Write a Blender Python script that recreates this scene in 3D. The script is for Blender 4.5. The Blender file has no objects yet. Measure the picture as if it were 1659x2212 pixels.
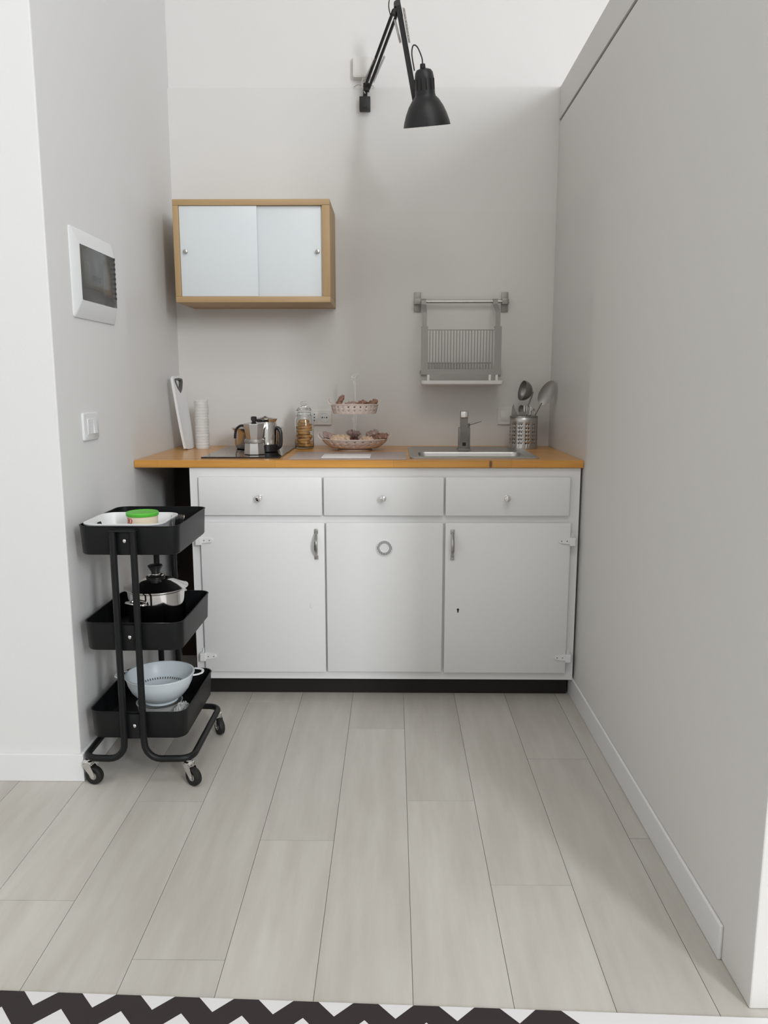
import bpy, bmesh, math, random
from mathutils import Vector, Matrix
random.seed(7)
PI = math.pi
S = bpy.context.scene
COL = S.collection

# ------------------------------------------------------------------ camera
cam = bpy.data.cameras.new('camera'); camo = bpy.data.objects.new('camera', cam); COL.objects.link(camo)
camo.location = (0, 0, 1.17)
camo.rotation_euler = (math.radians(90 - 9.495), 0, math.radians(0.69))
cam.sensor_fit = 'VERTICAL'; cam.sensor_height = 36.0; cam.lens = 36.0 * 1680 / 2212
cam.clip_start = 0.05
S.camera = camo
# ------------------------------------------------------------------ world, light, exposure
w = bpy.data.worlds.new('world'); S.world = w; w.use_nodes = True
w.node_tree.nodes['Background'].inputs[0].default_value = (0.85, 0.93, 1.0, 1)
w.node_tree.nodes['Background'].inputs[1].default_value = 0.6
def area(name, loc, rot, sx, sy, power, col):
    l = bpy.data.lights.new(name, 'AREA'); l.shape = 'RECTANGLE'; l.size = sx; l.size_y = sy
    l.energy = power; l.color = col
    o = bpy.data.objects.new(name, l); COL.objects.link(o); o.location = loc; o.rotation_euler = rot
    return o
# daylight through the tall window in the rear wall, right of the camera
area('window_daylight', (2.85, -3.27, 3.00), (math.radians(90), 0, math.radians(20)), 0.65, 1.9, 166, (0.93, 0.965, 1.0))
# soft fill added under the ceiling for ambient light, not a visible lamp
area('ceiling_fill_light', (0.45, 0.1, 4.1), (math.radians(-8), 0, 0), 1.8, 1.8, 37, (1.0, 0.965, 0.92))
S.view_settings.view_transform = 'Standard'; S.view_settings.look = 'None'
S.view_settings.gamma = 1; S.view_settings.use_curve_mapping = False
S.view_settings.exposure = 0.07

# ------------------------------------------------------------------ materials
def mat(name, col, rough=0.5, metal=0.0, trans=0.0, ior=1.45, spec=None, bump=0, bscale=200, vary=0, vscale=3, alpha=1, coat=0):
    m = bpy.data.materials.new(name); m.use_nodes = True
    nt = m.node_tree; b = nt.nodes['Principled BSDF']
    b.inputs['Base Color'].default_value = (*col, 1); b.inputs['Roughness'].default_value = rough
    b.inputs['Metallic'].default_value = metal; b.inputs['Transmission Weight'].default_value = trans
    b.inputs['IOR'].default_value = ior; b.inputs['Alpha'].default_value = alpha
    b.inputs['Coat Weight'].default_value = coat
    if spec is not None: b.inputs['Specular IOR Level'].default_value = spec
    tc = nt.nodes.new('ShaderNodeTexCoord')
    if bump:
        n = nt.nodes.new('ShaderNodeTexNoise'); n.inputs['Scale'].default_value = bscale
        nt.links.new(tc.outputs['Object'], n.inputs['Vector'])
        bp = nt.nodes.new('ShaderNodeBump'); bp.inputs['Strength'].default_value = bump; bp.inputs['Distance'].default_value = 0.002
        nt.links.new(n.outputs[0], bp.inputs['Height']); nt.links.new(bp.outputs[0], b.inputs['Normal'])
    if vary:
        n = nt.nodes.new('ShaderNodeTexNoise'); n.inputs['Scale'].default_value = vscale
        nt.links.new(tc.outputs['Object'], n.inputs['Vector'])
        mx = nt.nodes.new('ShaderNodeMix'); mx.data_type = 'RGBA'
        mx.inputs['A'].default_value = (*[c * (1 - vary) for c in col], 1)
        mx.inputs['B'].default_value = (*[min(1, c * (1 + vary)) for c in col], 1)
        nt.links.new(n.outputs[0], mx.inputs['Factor']); nt.links.new(mx.outputs['Result'], b.inputs['Base Color'])
    return m

def wall_mat(name, base, splash, zlim, ylim, upper=None, zup=99):
    """matt wall paint with a band of washable satin paint below zlim beyond ylim"""
    m = mat(name, base, 0.75, bump=0.10, bscale=120)
    nt = m.node_tree; b = nt.nodes['Principled BSDF']
    g = nt.nodes.new('ShaderNodeNewGeometry'); sx = nt.nodes.new('ShaderNodeSeparateXYZ')
    nt.links.new(g.outputs['Position'], sx.inputs[0])
    def cmp(out, op, v):
        n = nt.nodes.new('ShaderNodeMath'); n.operation = op; n.inputs[1].default_value = v
        nt.links.new(out, n.inputs[0]); return n.outputs[0]
    a = cmp(sx.outputs['Z'], 'LESS_THAN', zlim); c = cmp(sx.outputs['Y'], 'GREATER_THAN', ylim)
    mul = nt.nodes.new('ShaderNodeMath'); mul.operation = 'MULTIPLY'
    nt.links.new(a, mul.inputs[0]); nt.links.new(c, mul.inputs[1])
    no = nt.nodes.new('ShaderNodeTexNoise'); no.inputs['Scale'].default_value = 1.3
    nt.links.new(g.outputs['Position'], no.inputs['Vector'])
    m0 = nt.nodes.new('ShaderNodeMix'); m0.data_type = 'RGBA'
    m0.inputs['A'].default_value = (*[c * .985 for c in base], 1); m0.inputs['B'].default_value = (*base, 1)
    nt.links.new(no.outputs[0], m0.inputs['Factor'])
    mx = nt.nodes.new('ShaderNodeMix'); mx.data_type = 'RGBA'
    nt.links.new(m0.outputs['Result'], mx.inputs['A']); mx.inputs['B'].default_value = (*splash, 1)
    nt.links.new(mul.outputs[0], mx.inputs['Factor']); nt.links.new(mx.outputs['Result'], b.inputs['Base Color'])
    r = nt.nodes.new('ShaderNodeMapRange'); r.inputs['To Min'].default_value = 0.75; r.inputs['To Max'].default_value = 0.38
    nt.links.new(mul.outputs[0], r.inputs['Value']); nt.links.new(r.outputs[0], b.inputs['Roughness'])
    return m

def wood_mat(name, c1, c2, axis='X', scale=1.0, rough=0.4, coat=0.0, staves=0.0, knot=None):
    m = bpy.data.materials.new(name); m.use_nodes = True
    nt = m.node_tree; b = nt.nodes['Principled BSDF']; b.inputs['Roughness'].default_value = rough
    b.inputs['Coat Weight'].default_value = coat
    tc = nt.nodes.new('ShaderNodeTexCoord'); mp = nt.nodes.new('ShaderNodeMapping')
    sc = {'X': (1.6, 28, 28), 'Y': (28, 1.6, 28), 'Z': (28, 28, 1.6)}[axis]
    mp.inputs['Scale'].default_value = tuple(s * scale for s in sc)
    nt.links.new(tc.outputs['Object'], mp.inputs['Vector'])
    n = nt.nodes.new('ShaderNodeTexNoise'); n.inputs['Scale'].default_value = 1.0; n.inputs['Detail'].default_value = 6
    nt.links.new(mp.outputs[0], n.inputs['Vector'])
    r = nt.nodes.new('ShaderNodeValToRGB'); r.color_ramp.elements[0].position = 0.3; r.color_ramp.elements[1].position = 0.7
    r.color_ramp.elements[0].color = (*c1, 1); r.color_ramp.elements[1].color = (*c2, 1)
    nt.links.new(n.outputs[0], r.inputs[0])
    out = r.outputs[0]
    if staves:
        br = nt.nodes.new('ShaderNodeTexBrick'); mp2 = nt.nodes.new('ShaderNodeMapping')
        br.inputs['Scale'].default_value = 1; br.inputs['Brick Width'].default_value = 0.42; br.inputs['Row Height'].default_value = 0.045
        br.inputs['Mortar Size'].default_value = 0.0006
        br.inputs['Color1'].default_value = (1, 1, 1, 1); br.inputs['Color2'].default_value = (1 - staves,) * 3 + (1,)
        br.inputs['Mortar'].default_value = (0.72, 0.66, 0.6, 1)
        nt.links.new(tc.outputs['Object'], br.inputs['Vector'])
        mx = nt.nodes.new('ShaderNodeMix'); mx.data_type = 'RGBA'; mx.blend_type = 'MULTIPLY'; mx.inputs['Factor'].default_value = 1
        nt.links.new(out, mx.inputs['A']); nt.links.new(br.outputs['Color'], mx.inputs['B']); out = mx.outputs['Result']
    if knot:
        vm = nt.nodes.new('ShaderNodeVectorMath'); vm.operation = 'SUBTRACT'; vm.inputs[1].default_value = knot
        nt.links.new(tc.outputs['Object'], vm.inputs[0])
        vs = nt.nodes.new('ShaderNodeVectorMath'); vs.operation = 'MULTIPLY'; vs.inputs[1].default_value = (1, .25, .35)
        nt.links.new(vm.outputs[0], vs.inputs[0])
        ln = nt.nodes.new('ShaderNodeVectorMath'); ln.operation = 'LENGTH'; nt.links.new(vs.outputs[0], ln.inputs[0])
        mr = nt.nodes.new('ShaderNodeMapRange'); mr.inputs['From Min'].default_value = 0.003; mr.inputs['From Max'].default_value = 0.008
        mr.inputs['To Min'].default_value = 1; mr.inputs['To Max'].default_value = 0
        nt.links.new(ln.outputs['Value'], mr.inputs['Value'])
        mk = nt.nodes.new('ShaderNodeMix'); mk.data_type = 'RGBA'; mk.inputs['B'].default_value = (0.16, 0.06, 0.02, 1)
        nt.links.new(mr.outputs[0], mk.inputs['Factor']); nt.links.new(out, mk.inputs['A']); out = mk.outputs['Result']
    nt.links.new(out, b.inputs['Base Color'])
    bp = nt.nodes.new('ShaderNodeBump'); bp.inputs['Strength'].default_value = 0.08; bp.inputs['Distance'].default_value = 0.001
    nt.links.new(n.outputs[0], bp.inputs['Height']); nt.links.new(bp.outputs[0], b.inputs['Normal'])
    return m

M = {}
M['wall'] = wall_mat('wall_paint', (0.77, 0.765, 0.76), (0.74, 0.735, 0.725), 1.862, 2.755)
M['wall_back'] = wall_mat('wall_paint_back', (0.74, 0.725, 0.705), (0.725, 0.705, 0.68), 1.867, 3.0)
M['wall_upper'] = mat('upper_wall_paint', (0.77, 0.75, 0.735), 0.8, bump=0.1, bscale=120)
M['wall_right'] = wall_mat('wall_paint_right', (0.75, 0.735, 0.71), (0.705, 0.69, 0.67), 1.845, 2.72)
M['ceiling'] = mat('ceiling_paint', (0.85, 0.85, 0.84), 0.9)
M['trim'] = mat('trim_white', (0.80, 0.80, 0.80), 0.4)
M['groove'] = mat('groove_dark', (0.18, 0.17, 0.16), 0.8)
M['cab'] = mat('cabinet_white_paint', (0.82, 0.82, 0.815), 0.42, bump=0.06, bscale=60, vary=0.012, vscale=4)
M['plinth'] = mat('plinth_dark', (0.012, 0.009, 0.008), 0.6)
M['counter'] = wood_mat('worktop_wood', (0.56, 0.25, 0.042), (0.80, 0.40, 0.082), 'X', 1.0, 0.30, 0.15, 0.16, knot=(0.345, 2.75, 0.882))
M['oakx'] = wood_mat('oak_board_horizontal', (0.40, 0.26, 0.125), (0.52, 0.35, 0.18), 'X', 1.0, 0.5)
M['oakz'] = wood_mat('oak_board_vertical', (0.40, 0.26, 0.125), (0.52, 0.35, 0.18), 'Z', 1.0, 0.5)
M['slide'] = mat('sliding_door_white', (0.73, 0.77, 0.79), 0.25)
M['steel'] = mat('brushed_steel', (0.50, 0.485, 0.47), 0.33, 1.0, vary=0.05, vscale=40)
M['steel_lt'] = mat('steel_grey', (0.44, 0.425, 0.41), 0.42, 0.85)
M['chrome'] = mat('polished_steel', (0.72, 0.71, 0.70), 0.08, 1.0)
M['chrome2'] = mat('old_nickel', (0.45, 0.44, 0.42), 0.25, 1.0)
M['alu'] = mat('cast_aluminium', (0.60, 0.59, 0.58), 0.22, 1.0)
M['black'] = mat('black_metal', (0.007, 0.0075, 0.0085), 0.42, spec=0.32, bump=0.03, bscale=300)
M['lampblack'] = mat('lamp_black_enamel', (0.013, 0.013, 0.014), 0.42)
M['blackpl'] = mat('black_plastic', (0.010, 0.009, 0.010), 0.4)
M['rubber'] = mat('black_rubber', (0.008, 0.008, 0.008), 0.6)
M['hob'] = mat('hob_black_glass', (0.012, 0.009, 0.009), 0.06, coat=0.5)
M['white'] = mat('white_plastic', (0.80, 0.81, 0.82), 0.35)
M['whitecool'] = mat('pale_blue_white_plastic', (0.70, 0.76, 0.80), 0.35)
M['ivory'] = mat('ivory_plastic', (0.78, 0.76, 0.73), 0.4)
M['greyplas'] = mat('dark_grey_rubber', (0.10, 0.10, 0.10), 0.5)
M['glass'] = mat('clear_glass', (0.97, 0.98, 0.98), 0.02, 0, 1.0, 1.45)
M['thin'] = mat('clear_plastic', (0.85, 0.86, 0.86), 0.15, alpha=0.28)
M['smoke'] = mat('smoked_plastic', (0.13, 0.13, 0.125), 0.12, alpha=0.55, coat=0.3)
M['basket'] = mat('pinkish_cream_plastic', (0.72, 0.60, 0.54), 0.45)
M['green'] = mat('green_lid', (0.10, 0.50, 0.045), 0.35)
M['tub'] = mat('cream_label', (0.80, 0.68, 0.52), 0.5, vary=0.08, vscale=25)
M['red'] = mat('red_ink', (0.48, 0.03, 0.03), 0.5)
M['cookie'] = mat('golden_biscuit', (0.62, 0.33, 0.10), 0.7, bump=0.5, bscale=90, vary=0.25, vscale=60)
M['mat'] = mat('mauve_grey_mat', (0.44, 0.36, 0.33), 0.4, vary=0.08, vscale=30)
M['paper'] = mat('white_paper', (0.82, 0.78, 0.77), 0.5)
M['wrapA'] = mat('brown_wrapper', (0.28, 0.15, 0.10), 0.3, bump=0.4, bscale=80, vary=0.3, vscale=50)
M['wrapB'] = mat('tan_wrapper', (0.60, 0.42, 0.29), 0.3, bump=0.4, bscale=80, vary=0.15, vscale=50)
M['wrapC'] = mat('dark_brown_wrapper', (0.07, 0.025, 0.018), 0.3, bump=0.4, bscale=80)
M['wrapD'] = mat('mauve_wrapper', (0.38, 0.26, 0.23), 0.3, bump=0.4, bscale=80, vary=0.2, vscale=50)
M['floorbase'] = mat('floor_joint', (0.32, 0.30, 0.28), 0.9)
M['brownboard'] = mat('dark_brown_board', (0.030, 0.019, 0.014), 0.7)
M['railsteel'] = mat('satin_rail_steel', (0.33, 0.315, 0.30), 0.45, 0.75)
M['util'] = mat('grey_steel', (0.27, 0.255, 0.245), 0.38, 0.8)
M['dark'] = mat('dark_hole', (0.01, 0.009, 0.008), 0.8)
M['holeg'] = mat('grey_hole', (0.06, 0.06, 0.06), 0.8)
M['breaker'] = mat('breaker_grey', (0.55, 0.55, 0.53), 0.5)

# floor material: per-plank tone + long grain
fm = bpy.data.materials.new('pale_wood_laminate'); fm.use_nodes = True
nt = fm.node_tree; b = nt.nodes['Principled BSDF']; b.inputs['Roughness'].default_value = 0.45
tc = nt.nodes.new('ShaderNodeTexCoord'); mp = nt.nodes.new('ShaderNodeMapping'); mp.inputs['Scale'].default_value = (9, 1.1, 1)
at = nt.nodes.new('ShaderNodeAttribute'); at.attribute_name = 'tone'
ad = nt.nodes.new('ShaderNodeVectorMath'); ad.operation = 'ADD'
sc = nt.nodes.new('ShaderNodeVectorMath'); sc.operation = 'SCALE'; sc.inputs['Scale'].default_value = 37
nt.links.new(at.outputs['Color'], sc.inputs[0]); nt.links.new(tc.outputs['Object'], ad.inputs[0]); nt.links.new(sc.outputs[0], ad.inputs[1])
nt.links.new(ad.outputs[0], mp.inputs['Vector'])
n1 = nt.nodes.new('ShaderNodeTexNoise'); n1.inputs['Scale'].default_value = 2; n1.inputs['Detail'].default_value = 5; n1.inputs['Roughness'].default_value = 0.6
nt.links.new(mp.outputs[0], n1.inputs['Vector'])
rp = nt.nodes.new('ShaderNodeValToRGB'); rp.color_ramp.elements[0].position = 0.28; rp.color_ramp.elements[1].position = 0.72
rp.color_ramp.elements[0].color = (0.475, 0.445, 0.40, 1); rp.color_ramp.elements[1].color = (0.585, 0.56, 0.515, 1)
nt.links.new(n1.outputs[0], rp.inputs[0])
mx = nt.nodes.new('ShaderNodeMix'); mx.data_type = 'RGBA'; mx.blend_type = 'MULTIPLY'; mx.inputs['Factor'].default_value = 1
mr = nt.nodes.new('ShaderNodeMapRange'); mr.inputs['To Min'].default_value = 0.93; mr.inputs['To Max'].default_value = 1.03
nt.links.new(at.outputs['Fac'], mr.inputs['Value']); nt.links.new(rp.outputs[0], mx.inputs['A']); nt.links.new(mr.outputs[0], mx.inputs['B'])
nt.links.new(mx.outputs['Result'], b.inputs['Base Color'])
M['floor'] = fm

# rug chevron
rm = bpy.data.materials.new('chevron_weave'); rm.use_nodes = True
nt = rm.node_tree; b = nt.nodes['Principled BSDF']; b.inputs['Roughness'].default_value = 0.9
tc = nt.nodes.new('ShaderNodeTexCoord'); sx = nt.nodes.new('ShaderNodeSeparateXYZ'); nt.links.new(tc.outputs['Object'], sx.inputs[0])
def mth(op, a, bb=None):
    n = nt.nodes.new('ShaderNodeMath'); n.operation = op
    for i, v in enumerate((a, bb)):
        if v is None: continue
        if isinstance(v, (int, float)): n.inputs[i].default_value = v
        else: nt.links.new(v, n.inputs[i])
    return n.outputs[0]
tri = mth('PINGPONG', sx.outputs['X'], 0.0572)               # 0..0.056
yy = mth('ADD', sx.outputs['Y'], tri)                       # local y is 0 at the far edge, negative towards the camera
fr = mth('FLOORED_MODULO', mth('ADD', yy, 0.040), 0.13)
dk = mth('LESS_THAN', fr, 0.063)
ed = mth('LESS_THAN', sx.outputs['X'], 1.085)
dk = mth('MULTIPLY', dk, ed)
mx = nt.nodes.new('ShaderNodeMix'); mx.data_type = 'RGBA'
mx.inputs['A'].default_value = (0.80, 0.79, 0.79, 1); mx.inputs['B'].default_value = (0.030, 0.022, 0.021, 1)
nt.links.new(dk, mx.inputs['Factor']); nt.links.new(mx.outputs['Result'], b.inputs['Base Color'])
M['rug'] = rm

# ------------------------------------------------------------------ mesh helpers
def box(bm, x0, x1, y0, y1, z0, z1, bev=0, seg=2):
    vs = [bm.verts.new((x, y, z)) for x in (x0, x1) for y in (y0, y1) for z in (z0, z1)]
    f = [(0, 1, 3, 2), (4, 6, 7, 5), (0, 4, 5, 1), (2, 3, 7, 6), (0, 2, 6, 4), (1, 5, 7, 3)]
    fs = [bm.faces.new([vs[i] for i in q]) for q in f]
    if bev:
        es = set(e for q in fs for e in q.edges)
        bmesh.ops.bevel(bm, geom=list(es), offset=bev, segments=seg, affect='EDGES', profile=0.5)
def loft(bm, loops, cap0=True, cap1=True, closed=True):
    rows = [[bm.verts.new(p) for p in l] for l in loops]
    n = len(rows[0])
    for a, c in zip(rows[:-1], rows[1:]):
        for i in range(n if closed else n - 1):
            j = (i + 1) % n
            bm.faces.new((a[i], a[j], c[j], c[i]))
    if cap0: bm.faces.new(rows[0][::-1])
    if cap1: bm.faces.new(rows[-1])
    return rows
def circ(r, z, n=32, cx=0, cy=0, ry=None, ph=0):
    ry = r if ry is None else ry
    return [(cx + r * math.cos(2 * PI * i / n + ph), cy + ry * math.sin(2 * PI * i / n + ph), z) for i in range(n)]
def lathe(bm, prof, n=32, cx=0, cy=0, cap0=True, cap1=True, ph=0):
    loft(bm, [circ(max(r, 1e-4), z, n, cx, cy, ph=ph) for r, z in prof], cap0, cap1)
def rrect(w_, d_, r, z, cx=0, cy=0, k=6):
    pts = []
    for sx_, sy_, a0 in ((1, -1, -PI / 2), (1, 1, 0), (-1, 1, PI / 2), (-1, -1, PI)):
        ox, oy = cx + sx_ * (w_ / 2 - r), cy + sy_ * (d_ / 2 - r)
        for i in range(k + 1):
            a = a0 + PI / 2 * i / k
            pts.append((ox + r * math.cos(a), oy + r * math.sin(a), z))
    return pts
def tube(bm, pts, r, n=10, caps=True, flat=1.0):
    """sweep a circle (or an ellipse: flat<1 squeezes it) along a polyline"""
    P = [Vector(p) for p in pts]; loops = []; up = None
    for i, p in enumerate(P):
        t = (P[min(i + 1, len(P) - 1)] - P[max(i - 1, 0)]).normalized()
        if up is None:
            a = Vector((0, 0, 1)) if abs(t.z) < 0.9 else Vector((0, 1, 0))
            up = (a - t * a.dot(t)).normalized()
        else:
            up = (up - t * up.dot(t)).normalized()
        s = t.cross(up)
        rr = r[i] if isinstance(r, (list, tuple)) else r
        loops.append([p + s * (rr * math.cos(2 * PI * k / n)) + up * (rr * flat * math.sin(2 * PI * k / n)) for k in range(n)])
    loft(bm, loops, caps, caps)
def smooth_path(ctrl, k=8):
    """Catmull-Rom through the control points"""
    P = [Vector(c) for c in ctrl]; P = [P[0] * 2 - P[1]] + P + [P[-1] * 2 - P[-2]]
    out = []
    for i in range(1, len(P) - 2):
        for j in range(k):
            t = j / k
            out.append(0.5 * ((2 * P[i]) + (P[i + 1] - P[i - 1]) * t + (2 * P[i - 1] - 5 * P[i] + 4 * P[i + 1] - P[i + 2]) * t * t
                              + (3 * P[i] - P[i - 1] - 3 * P[i + 1] + P[i + 2]) * t ** 3))
    out.append(P[-2]); return out
def bar(bm, a, c, w_, h_):
    """square bar between two points"""
    a, c = Vector(a), Vector(c); t = (c - a).normalized()
    s = t.cross(Vector((0, 1, 0)))
    s = s.normalized() if s.length > 1e-3 else Vector((1, 0, 0))
    u = t.cross(s)
    q = [s * w_ / 2 + u * h_ / 2, -s * w_ / 2 + u * h_ / 2, -s * w_ / 2 - u * h_ / 2, s * w_ / 2 - u * h_ / 2]
    loft(bm, [[a + v for v in q], [c + v for v in q]])
def B(): return bmesh.new()
def obj(name, bm, m, parent=None, smooth=True, loc=None, rot=None, ang=35):
    bmesh.ops.recalc_face_normals(bm, faces=bm.faces)
    me = bpy.data.meshes.new(name); bm.to_mesh(me); bm.free()
    me.materials.append(m)
    if smooth:
        for p in me.polygons: p.use_smooth = True
        me.set_sharp_from_angle(angle=math.radians(ang))
    o = bpy.data.objects.new(name, me); COL.objects.link(o)
    if parent: o.parent = parent
    if loc: o.location = loc
    if rot: o.rotation_euler = rot
    return o
def tag(o, label, cat, group=None, kind=None):
    o['label'] = label; o['category'] = cat
    if group: o['group'] = group
    if kind: o['kind'] = kind
    return o
def thing(name, label, cat, loc=(0, 0, 0), rot=(0, 0, 0), group=None):
    o = bpy.data.objects.new(name, None); COL.objects.link(o); o.empty_display_size = 0.05
    o.location = loc; o.rotation_euler = rot
    return tag(o, label, cat, group)
def struct(name, bm, m, parent=None, smooth=False, **k):
    o = obj(name, bm, m, parent, smooth, **k)
    if parent is None: o['kind'] = 'structure'
    return o
def bx(name, dims, m, parent=None, bev=0, seg=2, **k):
    bm = B(); box(bm, *dims, bev=bev, seg=seg); return obj(name, bm, m, parent, **k)
def copy_tree(o, parent=None):
    c = o.copy(); COL.objects.link(c)
    if parent: c.parent = parent
    for ch in [q for q in COL.objects if q.parent == o]: copy_tree(ch, c)
    return c

# ================================================================== SETTING
XL, XR, YB = -0.925, 0.675, 3.40
# floor
bm = B(); box(bm, -2.3, 4.2, -3.35, 3.7, -0.06, -0.0025)
fl = B(); lay = fl.loops.layers.float_color.new('tone')
PW = 0.1915; x0 = -0.726; joints = {-2: 1.6 - .5, -1: 1.599, 0: 2.026, 1: 1.418, 2: 1.842, 3: 1.2, 4: 2.039, 5: 1.667, 6: 2.29, 7: 1.861}
# column c spans x0+(c-0)*PW .. ; column -1 is left of x0
rnd = random.Random(3)
for c in range(-8, 26):
    xa = x0 + c * PW; xb = xa + PW
    jt = joints.get(c, rnd.random() * 1.3); jt = jt - 1.3 * math.ceil((jt + 3.35) / 1.3)
    while jt < 3.7:
        ya, yb = max(jt, -3.35), min(jt + 1.3, 3.7)
        if yb > ya + 0.01 and xb > -2.3 and xa < 4.2:
            vs = [fl.verts.new(p) for p in ((xa + .0007, ya + .0007, 0), (xb - .0007, ya + .0007, 0), (xb - .0007, yb - .0007, 0), (xa + .0007, yb - .0007, 0))]
            lo = [fl.verts.new((v.co.x, v.co.y, -0.0025)) for v in vs]
            f = [fl.faces.new(vs)]
            for i in range(4): f.append(fl.faces.new((vs[i], lo[i], lo[(i + 1) % 4], vs[(i + 1) % 4])))
            t = rnd.random()
            for q in f:
                for l in q.loops: l[lay] = (t, t, t, 1)
        jt += 1.3
me = bpy.data.meshes.new('floor'); fl.normal_update(); fl.to_mesh(me); fl.free()
me.materials.append(M['floor']); me.materials.append(M['floorbase'])
tmp = bmesh.new(); tmp.from_mesh(me); n0 = len(tmp.faces); box(tmp, -2.3, 4.2, -3.35, 3.7, -0.06, -0.0024)
tmp.faces.ensure_lookup_table()
for f in tmp.faces[n0:]: f.material_index = 1
tmp.to_mesh(me); tmp.free(); bm.free()
fo = bpy.data.objects.new('floor', me); COL.objects.link(fo); fo['kind'] = 'structure'

bm = B(); box(bm, -0.925, 0.80, YB, YB + 0.20, 0, 2.35); struct('wall_back', bm, M['wall_back'])
bm = B(); box(bm, -1.125, 4.2, YB + 0.02, YB + 0.20, 2.35, 4.3); box(bm, 0.80, 4.2, YB + 0.02, YB + .2, 0, 2.35); struct('wall_back_upper', bm, M['wall_upper'])
bm = B(); box(bm, -2.3, XL, 2.145, 3.60, 0, 4.3, bev=0.004); struct('wall_left', bm, M['wall'])
bm = B(); box(bm, XR, 0.80, 1.304, YB, 0, 2.215, bev=0.003); struct('wall_right', bm, M['wall_right'])
bm = B(); box(bm, XR + .006, 0.79, 1.31, YB, 2.215, 2.226); struct('trim_2', bm, M['groove'])
bm = B(); box(bm, XR - .001, 0.80, 1.304, YB, 2.226, 2.35, bev=0.002); struct('trim_1', bm, M['wall_right'])
bm = B(); box(bm, -2.5, -2.3, -3.35, 2.145, 0, 4.3); struct('wall_far_left', bm, M['ceiling'])
bm = B(); box(bm, 4.2, 4.4, -3.35, 3.6, 0, 4.3); struct('wall_far_right', bm, M['ceiling'])
bm = B()
wx0, wx1, wz0, wz1 = 2.35, 3.35, 1.95, 4.05
box(bm, -2.5, wx0, -3.5, -3.35, 0, 4.3); box(bm, wx1, 4.4, -3.5, -3.35, 0, 4.3)
box(bm, wx0, wx1, -3.5, -3.35, 0, wz0); box(bm, wx0, wx1, -3.5, -3.35, wz1, 4.3); struct('wall_rear', bm, M['ceiling'])
bm = B()
for a in ((wx0, wx0 + .05, wz0, wz1), (wx1 - .05, wx1, wz0, wz1), (wx0, wx1, wz0, wz0 + .05), (wx0, wx1, wz1 - .05, wz1), (2.83, 2.87, wz0, wz1)):
    box(bm, a[0], a[1], -3.43, -3.36, a[2], a[3])
struct('window_1', bm, M['trim'])
bm = B(); box(bm, -2.5, 4.4, -3.5, 3.6, 4.3, 4.45); struct('ceiling', bm, M['ceiling'])
# baseboards
bm = B(); box(bm, -2.3, XL + .0105, 2.134, 2.145, 0, 0.085, bev=0.002); struct('baseboard_left_front', bm, M['trim'])
bm = B(); box(bm, XL, XL + .0105, 2.146, 2.9, 0, 0.085, bev=0.002); struct('baseboard_left', bm, M['trim'])
bm = B(); box(bm, XR - .008, XR, 1.430, 2.84, 0, 0.078, bev=0.003); struct('baseboard_right', bm, M['trim'])

# ================================================================== KITCHEN CABINET
CX0, CX1, CY = -0.730, 0.667, 2.762
kc = thing('kitchen_cabinet', 'long white painted base cabinet with three drawers and three doors under the worktop', 'cabinet', (0, 2.762, 0))
def KP(x0, x1, y0, y1, z0, z1): return (x0, x1, y0 - 2.762, y1 - 2.762, z0, z1)
bm = B()
for d in ((CX0, CX0 + .02, CY, 3.37, .076, .867), (CX1 - .02, CX1, CY, 3.37, .076, .867), (CX0 + .02, CX1 - .02, CY, 3.37, .076, .096),
          (CX0 + .02, CX1 - .02, 3.355, 3.37, .096, .867),
          (CX0 + .02, CX1 - .02, CY, CY + .02, .830, .867), (CX0 + .05, CX1 - .05, CY, CY + .02, .665, .702), (CX0 + .02, CX1 - .02, CY, CY + .02, .096, .118),
          (CX0 + .02, CX0 + .05, CY, CY + .02, .118, .83), (CX1 - .05, CX1 - .02, CY, CY + .02, .118, .83),
          (-.265, -.235, CY + .001, CY + .02, .118, .665), (.165, .20, CY + .001, CY + .02, .118, .665), (-.265, -.235, CY + .001, CY + .02, .702, .83), (.165, .20, CY + .001, CY + .02, .702, .83)):
    box(bm, *KP(*d))
obj('body', bm, M['cab'], kc)
bx('gap_shade_sheet', KP(CX0 - .0035, CX0 - .0003, CY + .004, 3.365, .0, .867), M['plinth'], kc)  # unseen black sheet added to absorb light and deepen the shade in the gap
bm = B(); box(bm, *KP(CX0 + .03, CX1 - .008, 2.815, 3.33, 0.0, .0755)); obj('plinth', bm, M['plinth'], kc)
def knob(parent, x, z):
    bm = B(); lathe(bm, [(.009, 0), (.0095, .002), (.005, .005), (.005, .012), (.0105, .017), (.0125, .022), (.010, .028), (.004, .0305)], 16)
    o = obj('knob', bm, M['chrome'], parent); o.location = (x, CY - 0.016 - 2.762, z); o.rotation_euler = (PI / 2, 0, 0); return o
for i, (a, c, kx) in enumerate(((-.697, -.2545, -.478), (-.2495, .1805, -.037), (.186, .630, .404))):
    d = bx('drawer', KP(a, c, CY - .016, CY - .0005, .696, .836), M['cab'], kc, bev=.005)
    if i == 0: d.rotation_euler = (0, 0, 0)
    knob(d, kx, .762)
def door(a, c, z0=.106, z1=.671):
    return bx('door', KP(a, c, CY - .016, CY - .0005, z0, z1), M['cab'], kc, bev=.005)
def pull(parent, x, z):
    bm = B()
    for s in (-1, 1):
        box(bm, x - .007, x + .007, -.0205, -.0162, z + s * .047 - .009, z + s * .047 + .009, bev=.0015)
    pts = smooth_path([(x, -.020, z - .045), (x, -.028, z - .034), (x, -.042, z - .012), (x, -.042, z + .012), (x, -.028, z + .034), (x, -.020, z + .045)], 6)
    n = len(pts); tube(bm, pts, [.0035 + .0035 * math.sin(PI * i / (n - 1)) for i in range(n)], 8)
    o = obj('handle', bm, M['chrome2'], parent); return o
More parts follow.
